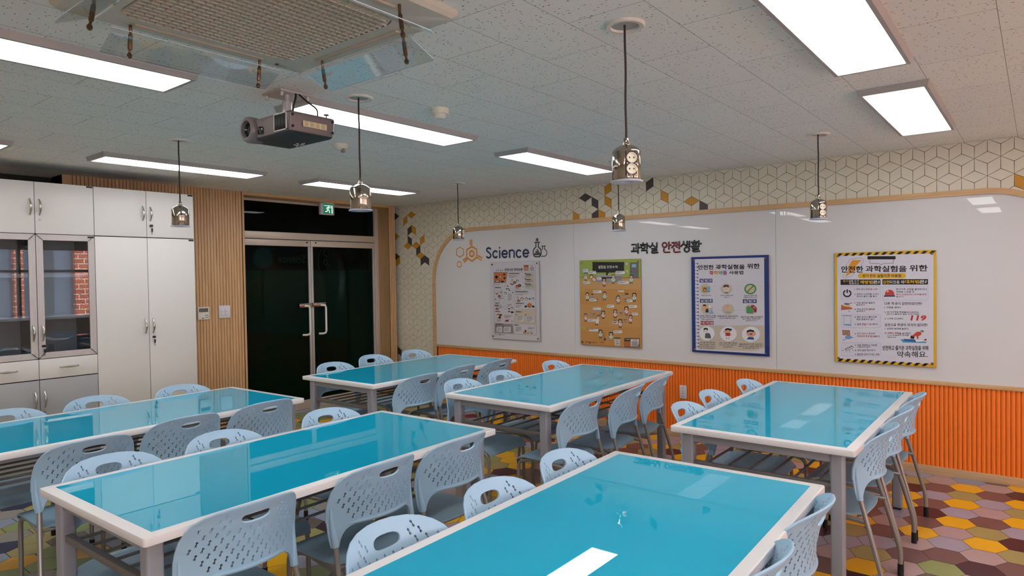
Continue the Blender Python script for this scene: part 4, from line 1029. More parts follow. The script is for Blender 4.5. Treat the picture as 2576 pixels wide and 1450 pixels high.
# ------------------------------------------------------------------ posters
PM = {}
def pm(rgb):
    if rgb not in PM: PM[rgb] = mat('print %d %d %d' % rgb, rgb, .3, coat=.5, coat_rough=.03, var=.01)
    return PM[rgb]
K, WH, RED = (24, 22, 24), (216, 214, 218), (176, 32, 40)
class Art:
    """flat printed artwork: coloured shapes and lettering in one mesh, a hair's breadth apart"""
    def __init__(s, x0, x1, z0, z1, y, quad):
        s.x0, s.x1, s.z0, s.z1, s.y = x0, x1, z0, z1, y; s.q = quad; s.mb = MB(); s.mats = []
    def uv(s, x, y):
        (ax, ay), (bx, by), (cx, cy), (dx, dy) = s.q
        u = .5; v = .5
        for _ in range(6):
            yt = ay+(by-ay)*u; yb = dy+(cy-dy)*u; v = (y-yt)/(yb-yt); xl = ax+(dx-ax)*v; xr = bx+(cx-bx)*v; u = (x-xl)/(xr-xl)
        return u, v
    def P(s, x, y, L):
        u, v = s.uv(x, y); return (s.x0+u*(s.x1-s.x0), s.y-.00018*L, s.z1-v*(s.z1-s.z0))
    def mi(s, rgb):
        m = pm(rgb)
        if m not in s.mats: s.mats.append(m)
        return s.mats.index(m)
    def poly(s, pts, c, L=1, n=1):
        s.mb.add([s.P(x, y, L) for x, y in pts], [tuple(range(len(pts)))], s.mi(c))
    def rect(s, x0, y0, x1, y1, c, L=1): s.poly([(x0, y1), (x1, y1), (x1, y0), (x0, y0)], c, L)
    def rrect(s, x0, y0, x1, y1, r, c, L=1):
        p = []
        for (cx, cy, a) in ((x1-r, y1-r, 0), (x0+r, y1-r, 90), (x0+r, y0+r, 180), (x1-r, y0+r, 270)): p += [(cx+r*cos(radians(a+b)), cy+r*sin(radians(a+b))) for b in (0, 30, 60, 90)]
        s.poly(p, c, L)
    def frame(s, x0, y0, x1, y1, r, c, bg, w=2, L=1): s.rrect(x0, y0, x1, y1, r, c, L); s.rrect(x0+w, y0+w, x1-w, y1-w, max(1, r-w), bg, L+1)
    def circ(s, x, y, r, c, L=1, ry=None, n=20): s.poly([(x+r*cos(2*pi*k/n), y+(ry or r)*sin(2*pi*k/n)) for k in range(n)], c, L)
    def line(s, pts, w, c, L=1):
        for (a, b), (d, e) in zip(pts, pts[1:]):
            l = sqrt((d-a)**2+(e-b)**2) or 1; nx, ny = -(e-b)/l*w/2, (d-a)/l*w/2
            s.poly([(a+nx, b+ny), (d+nx, e+ny), (d-nx, e-ny), (a-nx, b-ny)], c, L)
    def ring(s, x, y, r, w, c, L=1, ry=None, n=20, a0=0, a1=360):
        ry = ry or r; s.line([(x+r*cos(radians(a0+(a1-a0)*k/n)), y+ry*sin(radians(a0+(a1-a0)*k/n))) for k in range(n+1)], w, c, L)
    def text(s, x0, y0, x1, y1, t, c=K, L=3, bold=.016, sl=0):
        vs, fs, _ = text_geo(t, bold)
        if not fs: return
        s.mb.add([s.P(x0+(x1-x0)*a+sl*(b)*(y1-y0), y1-(y1-y0)*b, L) for a, b, _z in vs], fs, s.mi(c))
    def lines(s, x0, y0, x1, n, dy, c=K, L=3, h=None):
        h = h or dy*.38; random.seed(int(x0*7+y0))
        for k in range(n):
            xe = x1-(x1-x0)*(random.random()*.25 if k < n-1 else .45); x = x0
            while x < xe:
                w = 6+random.random()*16; s.rect(x, y0+k*dy, min(x+w, xe), y0+k*dy+h, c, L); x += w+3
    def nosign(s, x, y, r, c, L=4, bg=(222, 220, 212)):
        s.circ(x, y, r, bg, L, ry=r*1.05); s.ring(x, y, r, r*.22, c, L+1, ry=r*1.05)
        if c[0] > 100: s.line([(x-r*.7, y+r*.7), (x+r*.7, y-r*.7)], r*.2, c, L+1)
        else: s.line([(x, y-r*.5), (x, y+r*.5)], r*.5, (150, 176, 150), L+1)
    def person(s, x, y, k, mark, L=3, hair=K, legs=K, long=False):
        """little cartoon pupil whose body is a round sign"""
        s.line([(x-k*.35, y+k*1.2), (x-k*.35, y+k*2.0)], k*.3, legs, L); s.line([(x+k*.35, y+k*1.2), (x+k*.35, y+k*2.0)], k*.3, legs, L)
        s.rect(x-k*.75, y+k*1.95, x-k*.1, y+k*2.15, K, L+1); s.rect(x+k*.1, y+k*1.95, x+k*.75, y+k*2.15, K, L+1)
        s.line([(x-k*.6, y-k*.2), (x-k*1.3, y+k*.5)], k*.2, (226, 226, 226), L); s.line([(x+k*.6, y-k*.2), (x+k*1.3, y+k*.3)], k*.2, (226, 226, 226), L)
        s.nosign(x, y+k*.3, k, mark, L+2)
        hy = y-k*1.35
        if long: s.rrect(x-k*1.0, hy-k*.9, x+k*1.0, hy+k*1.1, k*.5, hair, L+1)
        s.circ(x, hy, k*.95, hair, L+2, ry=k*.95); s.circ(x, hy+k*.22, k*.72, (232, 196, 160), L+3, ry=k*.66)
        s.line([(x-k*.6, hy+k*.05), (x+k*.6, hy+k*.05)], k*.14, K, L+4); s.line([(x-k*.15, hy+k*.5), (x+k*.15, hy+k*.5)], k*.1, (150, 60, 50), L+4)
    def bubble(s, x0, y0, x1, y1, c=(224, 222, 218), L=2, n=2):
        r = (y1-y0)*.42; s.rrect(x0-1.5, y0-1.5, x1+1.5, y1+1.5, r, (120, 100, 70), L); s.rrect(x0, y0, x1, y1, r, c, L+1)
        s.lines(x0+r*.5, y0+(y1-y0)*.25, x1-r*.3, n, (y1-y0)*.3, L=L+2, h=(y1-y0)*.13)
    def build(s, parent, name='printed_sheet'): return s.mb.build(name, s.mats, parent=parent, smooth=0)
TB = .034   # how far the poster faces stand off the wall
def poster(x0, x1, z0, z1, quad, label, edge, bolts=.028):
    xa, za = lift(x0, z0, TB); xb, zb2 = lift(x1, z1, TB)
    t = thing('poster', label, 'poster', ((xa+xb)/2, -TB, za), group='safety posters on the white board')
    w, h = (xb-xa)/2, zb2-za
    MB().box(-w, w, 0.0, .006, 0, h, bev=.0008).build('acrylic_board', pm(edge), parent=t, smooth=0)
    for sx in (-1, 1):
        for z in (bolts, h-bolts):
            m = MB(); m.lathe([(.0, -.008), (.008, -.008), (.0105, -.004), (.0105, .0), (.007, 0), (.007, .0195)], 16, xf=T(sx*(w-bolts), 0, z) @ RX(-90), cap=False)
            m.build('standoff_bolt', 'chrome', parent=t)
    a = Art(-w+.001, w-.001, .001, h-.001, -.0006, quad)
    return t, a

# --- poster 4: electricity, hazard stripes
t, A = poster(5.297, 6.021, .833, 1.746, [(45, 75), (1240, 40), (1250, 1430), (55, 1355)], 'yellow and black striped electrical safety poster, rightmost on the board', (206, 160, 40))
Y = (222, 176, 46)
A.poly([(45, 75), (1240, 40), (1250, 1430), (55, 1355)][::-1], Y, 0)
A.poly([(78, 108), (1212, 82), (1218, 1392), (88, 1330)][::-1], (214, 212, 224), 2)
for (xa, ya, xb, yb, dy0, dy1) in ((45, 76, 1240, 42, 3, 36), (60, 1318, 1250, 1385, 4, 38)):
    for k in range(13):
        x = xa+25+k*91; yy = ya+(yb-ya)*(x-xa)/(xb-xa)
        if x+75 < xb: A.poly([(x, yy+dy1), (x+42, yy+dy1+1), (x+80, yy+dy0+2), (x+34, yy+dy0)], K, 3)
A.rrect(455, 112, 788, 150, 6, K, 5); A.line([(484, 150), (484, 198), (592, 200), (622, 212), (652, 198), (762, 196), (762, 146)], 4, K, 5)
A.poly([(268, 160), (384, 158), (310, 232), (330, 262), (180, 360), (222, 268), (214, 242)][::-1], (224, 150, 40), 4)
A.line([(240, 148), (380, 132), (410, 160), (370, 240), (260, 345), (180, 378), (150, 360), (190, 268), (180, 240), (240, 148)], 3, (90, 88, 100), 3)
A.text(128, 228, 404, 306, '안전한', K, 6, .024); A.text(432, 224, 916, 300, '과학실험을', K, 6, .024); A.text(946, 216, 1150, 292, '위한', K, 6, .024)
A.rrect(340, 314, 908, 374, 28, Y, 4); A.text(396, 326, 556, 364, '전기·전자', K, 6, .02); A.text(572, 326, 722, 364, '실험기구', K, 6, .02); A.text(736, 326, 852, 362, '사용법', K, 6, .02)
A.rect(122, 388, 612, 452, K, 4); A.rect(634, 384, 1154, 448, K, 4)
A.text(152, 396, 214, 420, '전기', Y, 6); A.text(224, 394, 352, 418, '실험 도구', WH, 6); A.text(230, 422, 352, 446, '안전사고', WH, 6)
A.text(366, 398, 520, 440, '예방법', Y, 6, .024); A.text(522, 398, 604, 440, '은?', WH, 6, .03)
A.text(642, 398, 716, 438, '감전', Y, 6, .02); A.text(718, 398, 886, 438, '되었을 때', WH, 6, .01); A.text(896, 394, 1056, 436, '대처법', Y, 6, .024); A.text(1058, 394, 1142, 436, '은?', WH, 6, .03)
BL = (150, 168, 206); BGp = (210, 210, 224)
for (a_, b_, c_, d_) in ((126, 470, 612, 624), (636, 468, 1156, 632), (130, 802, 614, 962), (134, 1136, 620, 1292)): A.frame(a_, b_, c_, d_, 16, BL, BGp, 2.5, 3)
for y_ in (178, 470, 640, 1296): A.line([(115, y_), (1165, y_-8 if y_ < 400 else y_+6)], 1.5, (178, 190, 214), 3)
A.ring(206, 552, 46, 18, K, 6, a0=-60, a1=240, ry=38); A.line([(206, 505), (206, 548)], 18, K, 6)
A.text(296, 492, 458, 514, '1. 장비 검사 전', K, 6); A.text(462, 492, 584, 514, '전원 OFF.', RED, 6)
A.text(296, 550, 592, 572, '2. 회로의 스위치를 끄거나', K, 6); A.text(322, 578, 568, 598, '장비의 플러그를 뽑기', K, 6)
A.text(296, 654, 544, 676, '3. 작업 공간은 충분히', K, 6); A.text(318, 680, 420, 700, '확보하기', K, 6)
A.text(298, 730, 434, 752, '4. 작업 공간', K, 6); A.text(438, 730, 494, 752, '청결', RED, 6); A.text(494, 730, 542, 752, '하게', K, 6); A.text(322, 756, 426, 776, '유지하기', K, 6)
A.text(300, 820, 568, 844, '4. 젖은 손이나 물건으로', K, 6); A.text(322, 850, 540, 872, '회로 접촉하지 않기', K, 6)
A.text(300, 906, 412, 930, '5. 실험 전', K, 6); A.text(414, 908, 526, 932, '물기 제거', RED, 6); A.text(526, 908, 576, 932, '하기', K, 6)
A.text(302, 1018, 546, 1040, '6. 전기 코드나 전선의', K, 6); A.text(328, 1048, 484, 1072, '피복상태 항상', RED, 6); A.text(488, 1050, 548, 1074, '점검', RED, 6); A.text(548, 1052, 600, 1076, '하기', K, 6)
A.text(304, 1154, 574, 1180, '7. 대중 콘센트는 가능한', K, 6); A.text(330, 1180, 490, 1200, '사용하지 않기', K, 6)
A.text(304, 1216, 550, 1240, '8. 정격 용량 확인하기', K, 6); A.text(304, 1264, 600, 1288, '9. 필요한 전자기기만 사용', K, 6)
A.poly([(648, 592), (788, 590), (776, 574), (660, 576)], (30, 34, 60), 6); A.poly([(664, 574), (776, 572)]+[(720+56*cos(radians(a)), 566-58*sin(radians(a))) for a in range(0, 181, 20)], (196, 66, 62), 6); A.circ(698, 530, 12, (236, 160, 150), 7)
A.text(794, 492, 1142, 516, '전기기구 고장을 발견하거나', K, 6); A.text(796, 524, 1000, 544, '위험을 느꼈을 때', K, 6); A.text(794, 554, 1136, 576, '즉시 선생님이나 친구들에게', RED, 6); A.text(794, 582, 878, 602, '알리기', RED, 6)
A.text(658, 656, 1090, 690, '다른 학생이 감전되었다면?', K, 6); A.text(660, 708, 856, 730, '1. 전원을 내린다.', K, 6)
A.text(660, 764, 912, 786, '2. 전기기구와 학생을', K, 6); A.text(916, 766, 962, 788, '분리', RED, 6); A.text(964, 766, 1058, 788, '시킨다.', K, 6); A.text(684, 790, 1056, 812, '(전기가 통하지 않는 도구 이용)', K, 6)
A.text(662, 842, 880, 862, '3. 119에 신고한다.', K, 6); A.text(960, 812, 1130, 876, '119', (190, 40, 44), 7, .03, sl=.2)
A.text(662, 908, 1150, 944, '감전으로 학생의 의식이 없다면?', K, 6); A.text(664, 960, 944, 984, '1. 안전한 바닥에 눕힌다.', K, 6)
A.text(662, 1012, 690, 1032, '2.', K, 6); A.text(694, 1010, 830, 1034, '심폐소생술', RED, 6); A.text(832, 1014, 970, 1038, '을 실시한다.', K, 6); A.text(694, 1040, 944, 1062, '(119 구급대가 도착할', K, 6); A.text(696, 1066, 794, 1084, '때까지)', K, 6)
A.poly([(848, 1096), (1148, 1128), (1130, 1140), (880, 1134), (864, 1118)][::-1], (60, 150, 200), 6); A.poly([(880, 1092), (1010, 1098), (1070, 1112), (1066, 1128), (900, 1116)][::-1], (62, 96, 140), 7)
A.poly([(1010, 1100), (1110, 1108), (1108, 1122), (1030, 1128)][::-1], (228, 226, 224), 8); A.circ(1120, 1108, 16, (226, 180, 150), 8, ry=12); A.circ(1130, 1100, 12, (40, 56, 96), 9, ry=9)
A.poly([(958, 1086), (968, 1050), (1010, 1062), (1000, 1092)][::-1], K, 8); A.poly([(976, 1056), (1032, 1008), (1078, 1006), (1084, 1040), (1050, 1060), (1052, 1092), (1036, 1090), (1028, 1056), (990, 1066)][::-1], (196, 70, 40), 9)
A.circ(1090, 1008, 17, (226, 180, 150), 9, ry=15); A.poly([(1070, 1002), (1084, 990), (1108, 994), (1112, 1008), (1078, 1002)][::-1], (38, 54, 96), 10)
A.text(638, 1172, 1160, 1228, '안전하고 즐거운 과학실험을 위해', K, 6, .02); A.text(808, 1238, 1154, 1312, '약속해요.', K, 6, .012)
A.poly([(134, 684), (270, 724), (272, 738), (128, 750)][::-1], (180, 96, 70), 5); A.poly([(140, 690), (200, 668), (248, 690), (240, 716), (170, 708)][::-1], (226, 190, 130), 6); A.poly([(168, 664), (232, 670), (228, 690), (178, 686)][::-1], (80, 104, 150), 7); A.line([(228, 676), (270, 662)], 7, (170, 60, 50), 8); A.line([(224, 752), (242, 772)], 6, (150, 50, 50), 6)
A.line([(130, 814), (262, 816)], 3, K, 5); A.poly([(160, 818), (254, 818), (256, 936), (164, 930)][::-1], (60, 60, 76), 5); A.poly([(163, 821), (251, 821), (253, 932), (167, 927)][::-1], (214, 216, 224), 6); A.rect(168, 914, 252, 930, (120, 160, 210), 7)
for k in range(7): A.line([(170, 834+k*11), (248, 834+k*11)], 1.5, (150, 156, 176), 7)
A.poly([(144, 986), (240, 990), (242, 1048), (150, 1046)][::-1], (120, 60, 50), 5); A.poly([(150, 992), (234, 996), (236, 1042), (156, 1040)][::-1], (206, 130, 90), 6); A.rect(164, 1002, 228, 1032, (140, 128, 112), 7)
A.circ(222, 1072, 40, (60, 84, 130), 7, ry=22); A.circ(222, 1072, 35, (120, 160, 206), 8, ry=18); A.line([(255, 1074), (284, 1076)], 8, (100, 130, 170), 7); A.line([(150, 1112), (190, 1090)], 6, (80, 110, 150), 6)
A.poly([(166, 1214), (262, 1172), (292, 1192), (200, 1236)][::-1], (60, 60, 70), 5); A.poly([(170, 1214), (262, 1176), (286, 1192), (200, 1230)][::-1], (206, 206, 212), 6)
for k in range(4): A.circ(192+k*24, 1212-k*10, 8, K, 7, ry=6)
for q in ((196, 1238, 192, 1250), (236, 1222, 240, 1256), (266, 1206, 292, 1240), (134, 1232, 168, 1226)): A.line([q[:2], q[2:]], 4, (90, 90, 100), 6)
A.build(t)

# --- poster 3: chemicals, blue frame
t, A = poster(4.031, 4.757, .836, 1.747, [(45, 62), (1092, 32), (1105, 1415), (60, 1345)], 'blue framed chemical safety poster, second from the right on the board', (30, 44, 104))
BF = (34, 52, 120); BE = (200, 190, 174); SK = (226, 168, 132)
A.poly([(45, 62), (1092, 32), (1105, 1415), (60, 1345)][::-1], BF, 0); A.poly([(96, 90), (1036, 66), (1048, 1378), (112, 1322)][::-1], (212, 211, 220), 2)
A.poly([(158, 990), (400, 986), (560, 998), (800, 984), (1043, 992), (1047, 1300), (900, 1338), (600, 1330), (158, 1300)][::-1], BE, 3)
for k in range(25): A.line([(98+k*.6, 145+k*47), (140+k*.6, 148+k*47)], 5, BF, 4); A.circ(137+k*.6, 148+k*47, 9, BF, 5)
A.text(142, 166, 366, 230, '안전한', K, 6, .03); A.text(392, 160, 786, 226, '과학실험을', K, 6, .03); A.text(816, 148, 982, 218, '위한', K, 6, .03)
for (a_, b_, s_, c_) in ((306, 366, '화', (190, 40, 90)), (368, 430, '학', (220, 140, 40)), (432, 490, '약', (70, 150, 80)), (492, 550, '품', (140, 60, 140))): A.text(a_, 246, b_, 300, s_, c_, 6, .03)
A.text(576, 244, 768, 296, '사용법', K, 6, .03)
for (x_, y_, s_, c_) in ((166, 354, '실험전', BF), (170, 628, '실험중', BF), (762, 634, '실험후', BF), (184, 928, '대처법', (160, 36, 42))):
    for k in range(3): A.rect(x_+k*62, y_, x_+k*62+57, y_+52, c_, 4); A.text(x_+k*62+10, y_+8, x_+k*62+48, y_+44, s_[k], WH, 6, .02)
for y_ in (396, 452, 780): A.line([(340, y_), (1030, y_)], 1.5, (170, 178, 200), 3)
for (x_, y_, r_) in ((246, 490, 80), (540, 492, 80), (860, 492, 76), (270, 765, 84), (564, 772, 84), (868, 770, 80)): A.circ(x_, y_, r_, BE, 4, ry=r_*.92)
A.rect(204, 458, 268, 530, (214, 160, 70), 6); A.rect(268, 460, 314, 528, (120, 180, 210), 6); A.circ(242, 500, 24, (110, 50, 40), 7); A.circ(242, 506, 14, SK, 8); A.rect(204, 526, 316, 532, (60, 60, 80), 7)
A.circ(540, 490, 42, (226, 206, 196), 6, ry=40); A.poly([(500, 474), (502, 444), (530, 434), (570, 440), (580, 474), (540, 462)][::-1], (96, 50, 40), 7); A.line([(524, 480), (534, 480)], 5, K, 8); A.line([(550, 480), (560, 480)], 5, K, 8); A.poly([(512, 552), (524, 538), (562, 540), (568, 554), (540, 546)][::-1], K, 7); A.line([(528, 500), (552, 500)], 5, (190, 90, 90), 8)
A.ring(860, 494, 70, 18, (66, 140, 74), 7, ry=64); A.line([(818, 536), (902, 450)], 16, (66, 140, 74), 7); A.circ(862, 490, 34, (222, 186, 150), 6)
A.text(190, 572, 326, 590, '실험실 환기하기', K, 6); A.text(456, 572, 634, 590, '보안경, 실험복, 장갑', K, 6); A.text(510, 598, 588, 614, '착용하기', K, 6)
A.text(774, 574, 946, 594, '선생님의 설명 전에', K, 6); A.text(772, 600, 948, 618, '약품에 손대지 않기', K, 6)
A.circ(234, 740, 34, SK, 6); A.poly([(204, 714), (232, 700), (260, 712), (262, 726), (220, 722)][::-1], K, 7); A.poly([(250, 812), (252, 768), (286, 756), (298, 812)][::-1], (40, 40, 44), 6); A.line([(212, 766), (256, 780)], 18, SK, 7)
A.poly([(306, 836), (326, 790), (336, 766), (346, 790), (372, 826)][::-1], (120, 180, 220), 7); A.circ(312, 730, 20, (230, 230, 234), 6)
A.poly([(522, 720), (560, 704), (604, 730), (560, 748), (526, 740)][::-1], SK, 6); A.poly([(544, 756), (582, 756), (584, 800), (544, 800)][::-1], (226, 190, 120), 6); A.poly([(526, 800), (602, 800), (606, 822), (526, 820)][::-1], (150, 176, 190), 6)
A.poly([(810, 742), (830, 724), (872, 736), (900, 770), (898, 826), (812, 824)][::-1], (76, 150, 96), 7); A.poly([(868, 720), (900, 710), (944, 752), (942, 812), (906, 812), (900, 766), (866, 740)][::-1], (160, 40, 44), 6); A.line([(896, 738), (926, 756)], 8, (214, 211, 220), 8)
A.text(160, 848, 396, 868, '시험관을 가열할 때는 마개를', K, 6); A.text(166, 874, 388, 892, '막고 입구가 다른 사람에게', K, 6); A.text(196, 900, 360, 918, '향하지 않도록 하기', K, 6)
A.text(416, 852, 698, 874, '냄새를 맡을 때는 얼굴을 멀리하여', K, 6); A.text(446, 882, 672, 900, '손으로 부채질하면서 맡기', K, 6)
A.text(734, 864, 1020, 886, '실험 후 남은 약품은 재사용하지', K, 6); A.text(760, 892, 988, 910, '않고 약품의 성질에 맞게', K, 6); A.text(804, 918, 950, 934, '분리해서 모으기', K, 6)
for (x_, y_, r_) in ((270, 1096, 108), (568, 1104, 114), (868, 1112, 118)): A.circ(x_, y_, r_, (228, 228, 234), 4, ry=r_*.9)
A.poly([(244, 1162), (246, 1104), (262, 1090), (310, 1096), (326, 1130), (328, 1166)][::-1], (90, 90, 94), 6); A.circ(256, 1060, 34, (220, 216, 214), 6); A.poly([(222, 1054), (226, 1028), (258, 1018), (286, 1030), (284, 1062), (262, 1040)][::-1], K, 7); A.line([(212, 1076), (250, 1066)], 12, (214, 206, 204), 8)
A.circ(560, 1068, 40, SK, 6, ry=34); A.poly([(522, 1066), (526, 1036), (560, 1024), (620, 1040), (610, 1060), (596, 1062), (560, 1048)][::-1], K, 7); A.poly([(530, 1132), (532, 1092), (590, 1092), (592, 1134)][::-1], (180, 44, 56), 6); A.rect(534, 1132, 590, 1150, (230, 230, 230), 6); A.line([(546, 1148), (546, 1176)], 12, SK, 6); A.line([(576, 1148), (576, 1176)], 12, SK, 6); A.line([(500, 1066), (532, 1100)], 12, SK, 6); A.line([(592, 1100), (606, 1128)], 12, SK, 6)
A.circ(868, 1098, 58, SK, 6, ry=50); A.poly([(812, 1090), (816, 1060), (860, 1044), (906, 1056), (912, 1082), (860, 1072)][::-1], K, 7); A.circ(870, 1108, 20, (110, 90, 140), 8, ry=12); A.poly([(812, 1180), (836, 1148), (900, 1150), (914, 1184)][::-1], (44, 84, 150), 7); A.line([(926, 1120), (916, 1078)], 20, SK, 8)
for (xa_, xb_, y_, L_) in ((166, 388, 1212, ['눈에 약품이 들어갔을 경우', '눈을 뜬 상태에서 눈 세척기', '또는 흐르는 물에 15분 이상', '씻어 내고 선생님께 알리기']), (444, 684, 1220, ['피부나 옷에 약품이 묻었을', '경우 즉시 흐르는 물에 씻고', '선생님께 알리기']), (708, 1020, 1236, ['약품을 흡입하여 두통, 호흡곤란이', '왔을 경우 또는 약품을 먹었을 경우', '선생님께 알리기'])):
    for k, s_ in enumerate(L_):
        ins = 50 if s_ == '선생님께 알리기' else 0; A.text(xa_+ins, y_+k*27, xb_-ins, y_+k*27+18, s_, K, 6)
A.build(t)

# --- poster 2: classroom rules cartoon
t, A = poster(2.764, 3.493, .840, 1.748, [(48, 62), (985, 32), (1008, 1425), (62, 1368)], 'ochre cartoon laboratory rules poster with a green classroom scene', (170, 130, 70))
A.poly([(48, 62), (985, 32), (1008, 1425), (62, 1368)][::-1], (196, 142, 76), 0); A.poly([(48, 62), (985, 32), (990, 330), (52, 330)][::-1], (150, 168, 74), 2)
A.rect(52, 322, 992, 336, (170, 120, 60), 3); A.rect(54, 336, 994, 505, (198, 154, 100), 2); A.rect(58, 750, 998, 1100, (200, 148, 84), 1)
A.rect(258, 82, 748, 248, (60, 60, 58), 3); A.rect(264, 88, 742, 242, (26, 28, 28), 4); A.text(350, 136, 466, 186, '실험실', (226, 226, 222), 6, .01); A.text(484, 138, 648, 182, '안전수칙', (226, 226, 222), 6, .01)
A.rect(832, 90, 960, 334, (120, 96, 72), 3); A.rect(842, 98, 950, 332, (104, 106, 112), 4); A.rect(862, 118, 924, 166, (140, 186, 200), 5); A.circ(856, 232, 7, K, 5)
A.circ(786, 112, 22, (70, 110, 140), 4); A.circ(786, 112, 17, (220, 224, 226), 5); A.line([(786, 112), (786, 100)], 3, K, 6); A.line([(786, 112), (795, 114)], 3, K, 6)
A.rect(780, 206, 804, 246, (196, 196, 190), 4); A.rect(98, 184, 196, 250, (110, 160, 170), 4); A.rect(104, 192, 188, 240, (222, 222, 220), 5); A.lines(108, 200, 184, 3, 13, (150, 60, 60), 6, 5)
A.rect(318, 282, 716, 402, (150, 150, 148), 3); A.rect(312, 276, 722, 296, (170, 170, 168), 4); A.rect(600, 300, 700, 396, (136, 136, 134), 4)
for (x_, y_, s_) in ((60, 348, '실험 전'), (64, 518, '실험 중'), (74, 1108, '실험 후')): A.rrect(x_-4, y_-6, x_+64, y_+30, 10, (206, 190, 70), 4); A.text(x_+2, y_, x_+56, y_+24, s_, (70, 90, 30), 6)
GR, RE = (62, 130, 70), (176, 34, 44)
for p in ((150, 316, 28, GR, (80, 40, 30), (150, 40, 40), 0), (582, 350, 33, GR, (90, 90, 90), (120, 50, 90), 0), (853, 352, 31, GR, K, K, 0), (442, 400, 30, RE, K, K, 1), (174, 625, 30, GR, K, K, 0), (452, 612, 30, GR, K, (140, 140, 140), 0),
          (660, 672, 30, RE, K, (140, 140, 140), 0), (900, 634, 31, GR, K, K, 1), (148, 950, 29, RE, K, K, 0), (428, 908, 29, RE, K, K, 1), (614, 892, 31, RE, (90, 60, 40), K, 1), (784, 846, 31, RE, K, (80, 110, 160), 1), (846, 976, 31, RE, K, K, 0), (692, 1044, 31, RE, K, K, 1),
          (386, 1208, 30, GR, K, K, 1), (550, 1242, 30, GR, K, (200, 200, 200), 1)): A.person(p[0], p[1], p[2], p[3], 5, p[4], p[5], bool(p[6]))
A.circ(240, 306, 28, K, 5); A.circ(240, 314, 22, (232, 196, 160), 6); A.nosign(284, 356, 30, RE, 7); A.circ(495, 268, 26, K, 5); A.circ(512, 274, 14, (214, 170, 50), 6)
A.circ(346, 940, 24, K, 5); A.circ(348, 948, 20, (232, 196, 160), 6); A.poly([(306, 1040), (322, 968), (366, 974), (352, 1046)][::-1], (222, 222, 222), 6); A.line([(318, 1044), (300, 1066)], 12, K, 6); A.line([(338, 1046), (334, 1070)], 12, K, 6)
for b_ in ((192, 224, 318, 270), (616, 224, 760, 270), (322, 316, 402, 360), (108, 380, 220, 424), (652, 378, 820, 424), (264, 524, 404, 568), (652, 528, 746, 550), (206, 650, 326, 696), (772, 664, 876, 708), (264, 792, 396, 828), (482, 748, 600, 794), (814, 754, 942, 796), (866, 870, 958, 912), (176, 970, 312, 1012), (568, 1006, 660, 1050), (200, 1130, 354, 1166), (586, 1148, 722, 1194)): A.bubble(*b_, L=4, n=1 if b_[3]-b_[1] < 40 else 2)
for (x0_, x1_, y_) in ((226, 424, 604), (610, 836, 612), (224, 396, 838), (636, 800, 852)):
    A.rect(x0_, y_, x1_, y_+14, (160, 160, 160), 4); A.rect(x0_, y_+14, x0_+14, y_+90, (140, 140, 140), 4); A.rect(x1_-14, y_+14, x1_, y_+90, (140, 140, 140), 4)
for (x_, y_) in ((320, 660), (775, 660), (280, 892), (704, 872), (764, 980), (615, 990), (376, 906)):
    A.rect(x_-28, y_-4, x_+28, y_+4, (120, 60, 40), 5); A.line([(x_, y_+4), (x_-26, y_+56)], 6, (110, 110, 110), 4); A.line([(x_, y_+4), (x_+26, y_+56)], 6, (110, 110, 110), 4); A.line([(x_-16, y_+36), (x_+16, y_+36)], 14, (150, 150, 150), 5)
for (x_, y_) in ((255, 590), (775, 580), (800, 584)): A.line([(x_, y_), (x_, y_-56)], 4, K, 6); A.rect(x_-14, y_-10, x_+14, y_+6, K, 6); A.circ(x_-4, y_-30, 8, (200, 150, 60), 7)
A.line([(440, 1182), (450, 1290)], 6, (90, 80, 70), 5); A.poly([(432, 1280), (472, 1268), (474, 1300), (440, 1316)][::-1], (70, 80, 90), 6); A.poly([(384, 1320), (440, 1326), (436, 1352), (390, 1346)][::-1], (170, 110, 60), 4)
A.poly([(600, 1272), (694, 1272), (690, 1388), (610, 1386)][::-1], (196, 194, 190), 6); A.poly([(594, 1262), (648, 1254), (700, 1266), (694, 1284), (602, 1282)][::-1], (110, 80, 60), 7); A.poly([(628, 1326), (646, 1296), (664, 1326)][::-1], (206, 130, 110), 8); A.text(634, 1346, 672, 1368, '폐기', K, 8)
A.rect(754, 1270, 980, 1408, K, 4); A.rect(848, 1282, 972, 1400, (214, 212, 214), 5); A.rect(758, 1318, 846, 1400, (190, 110, 60), 5); A.text(764, 1282, 838, 1300, '사고발생', WH, 7); A.text(886, 1288, 940, 1314, '119', (176, 34, 44), 7, .03)
for k in range(5): A.line([(758, 1330+k*15), (976, 1330+k*15)], 2, (80, 60, 50), 6); A.rect(868, 1320+k*16, 950, 1326+k*16, (70, 70, 80), 6)
A.circ(90, 1328, 14, K, 5); A.text(138, 1320, 192, 1342, '교육청', K, 5); A.rect(204, 1326, 228, 1352, (150, 60, 60), 5); A.rect(204, 1326, 216, 1352, (50, 60, 110), 6); A.text(236, 1330, 322, 1346, '안전공제회', K, 5)
A.build(t)

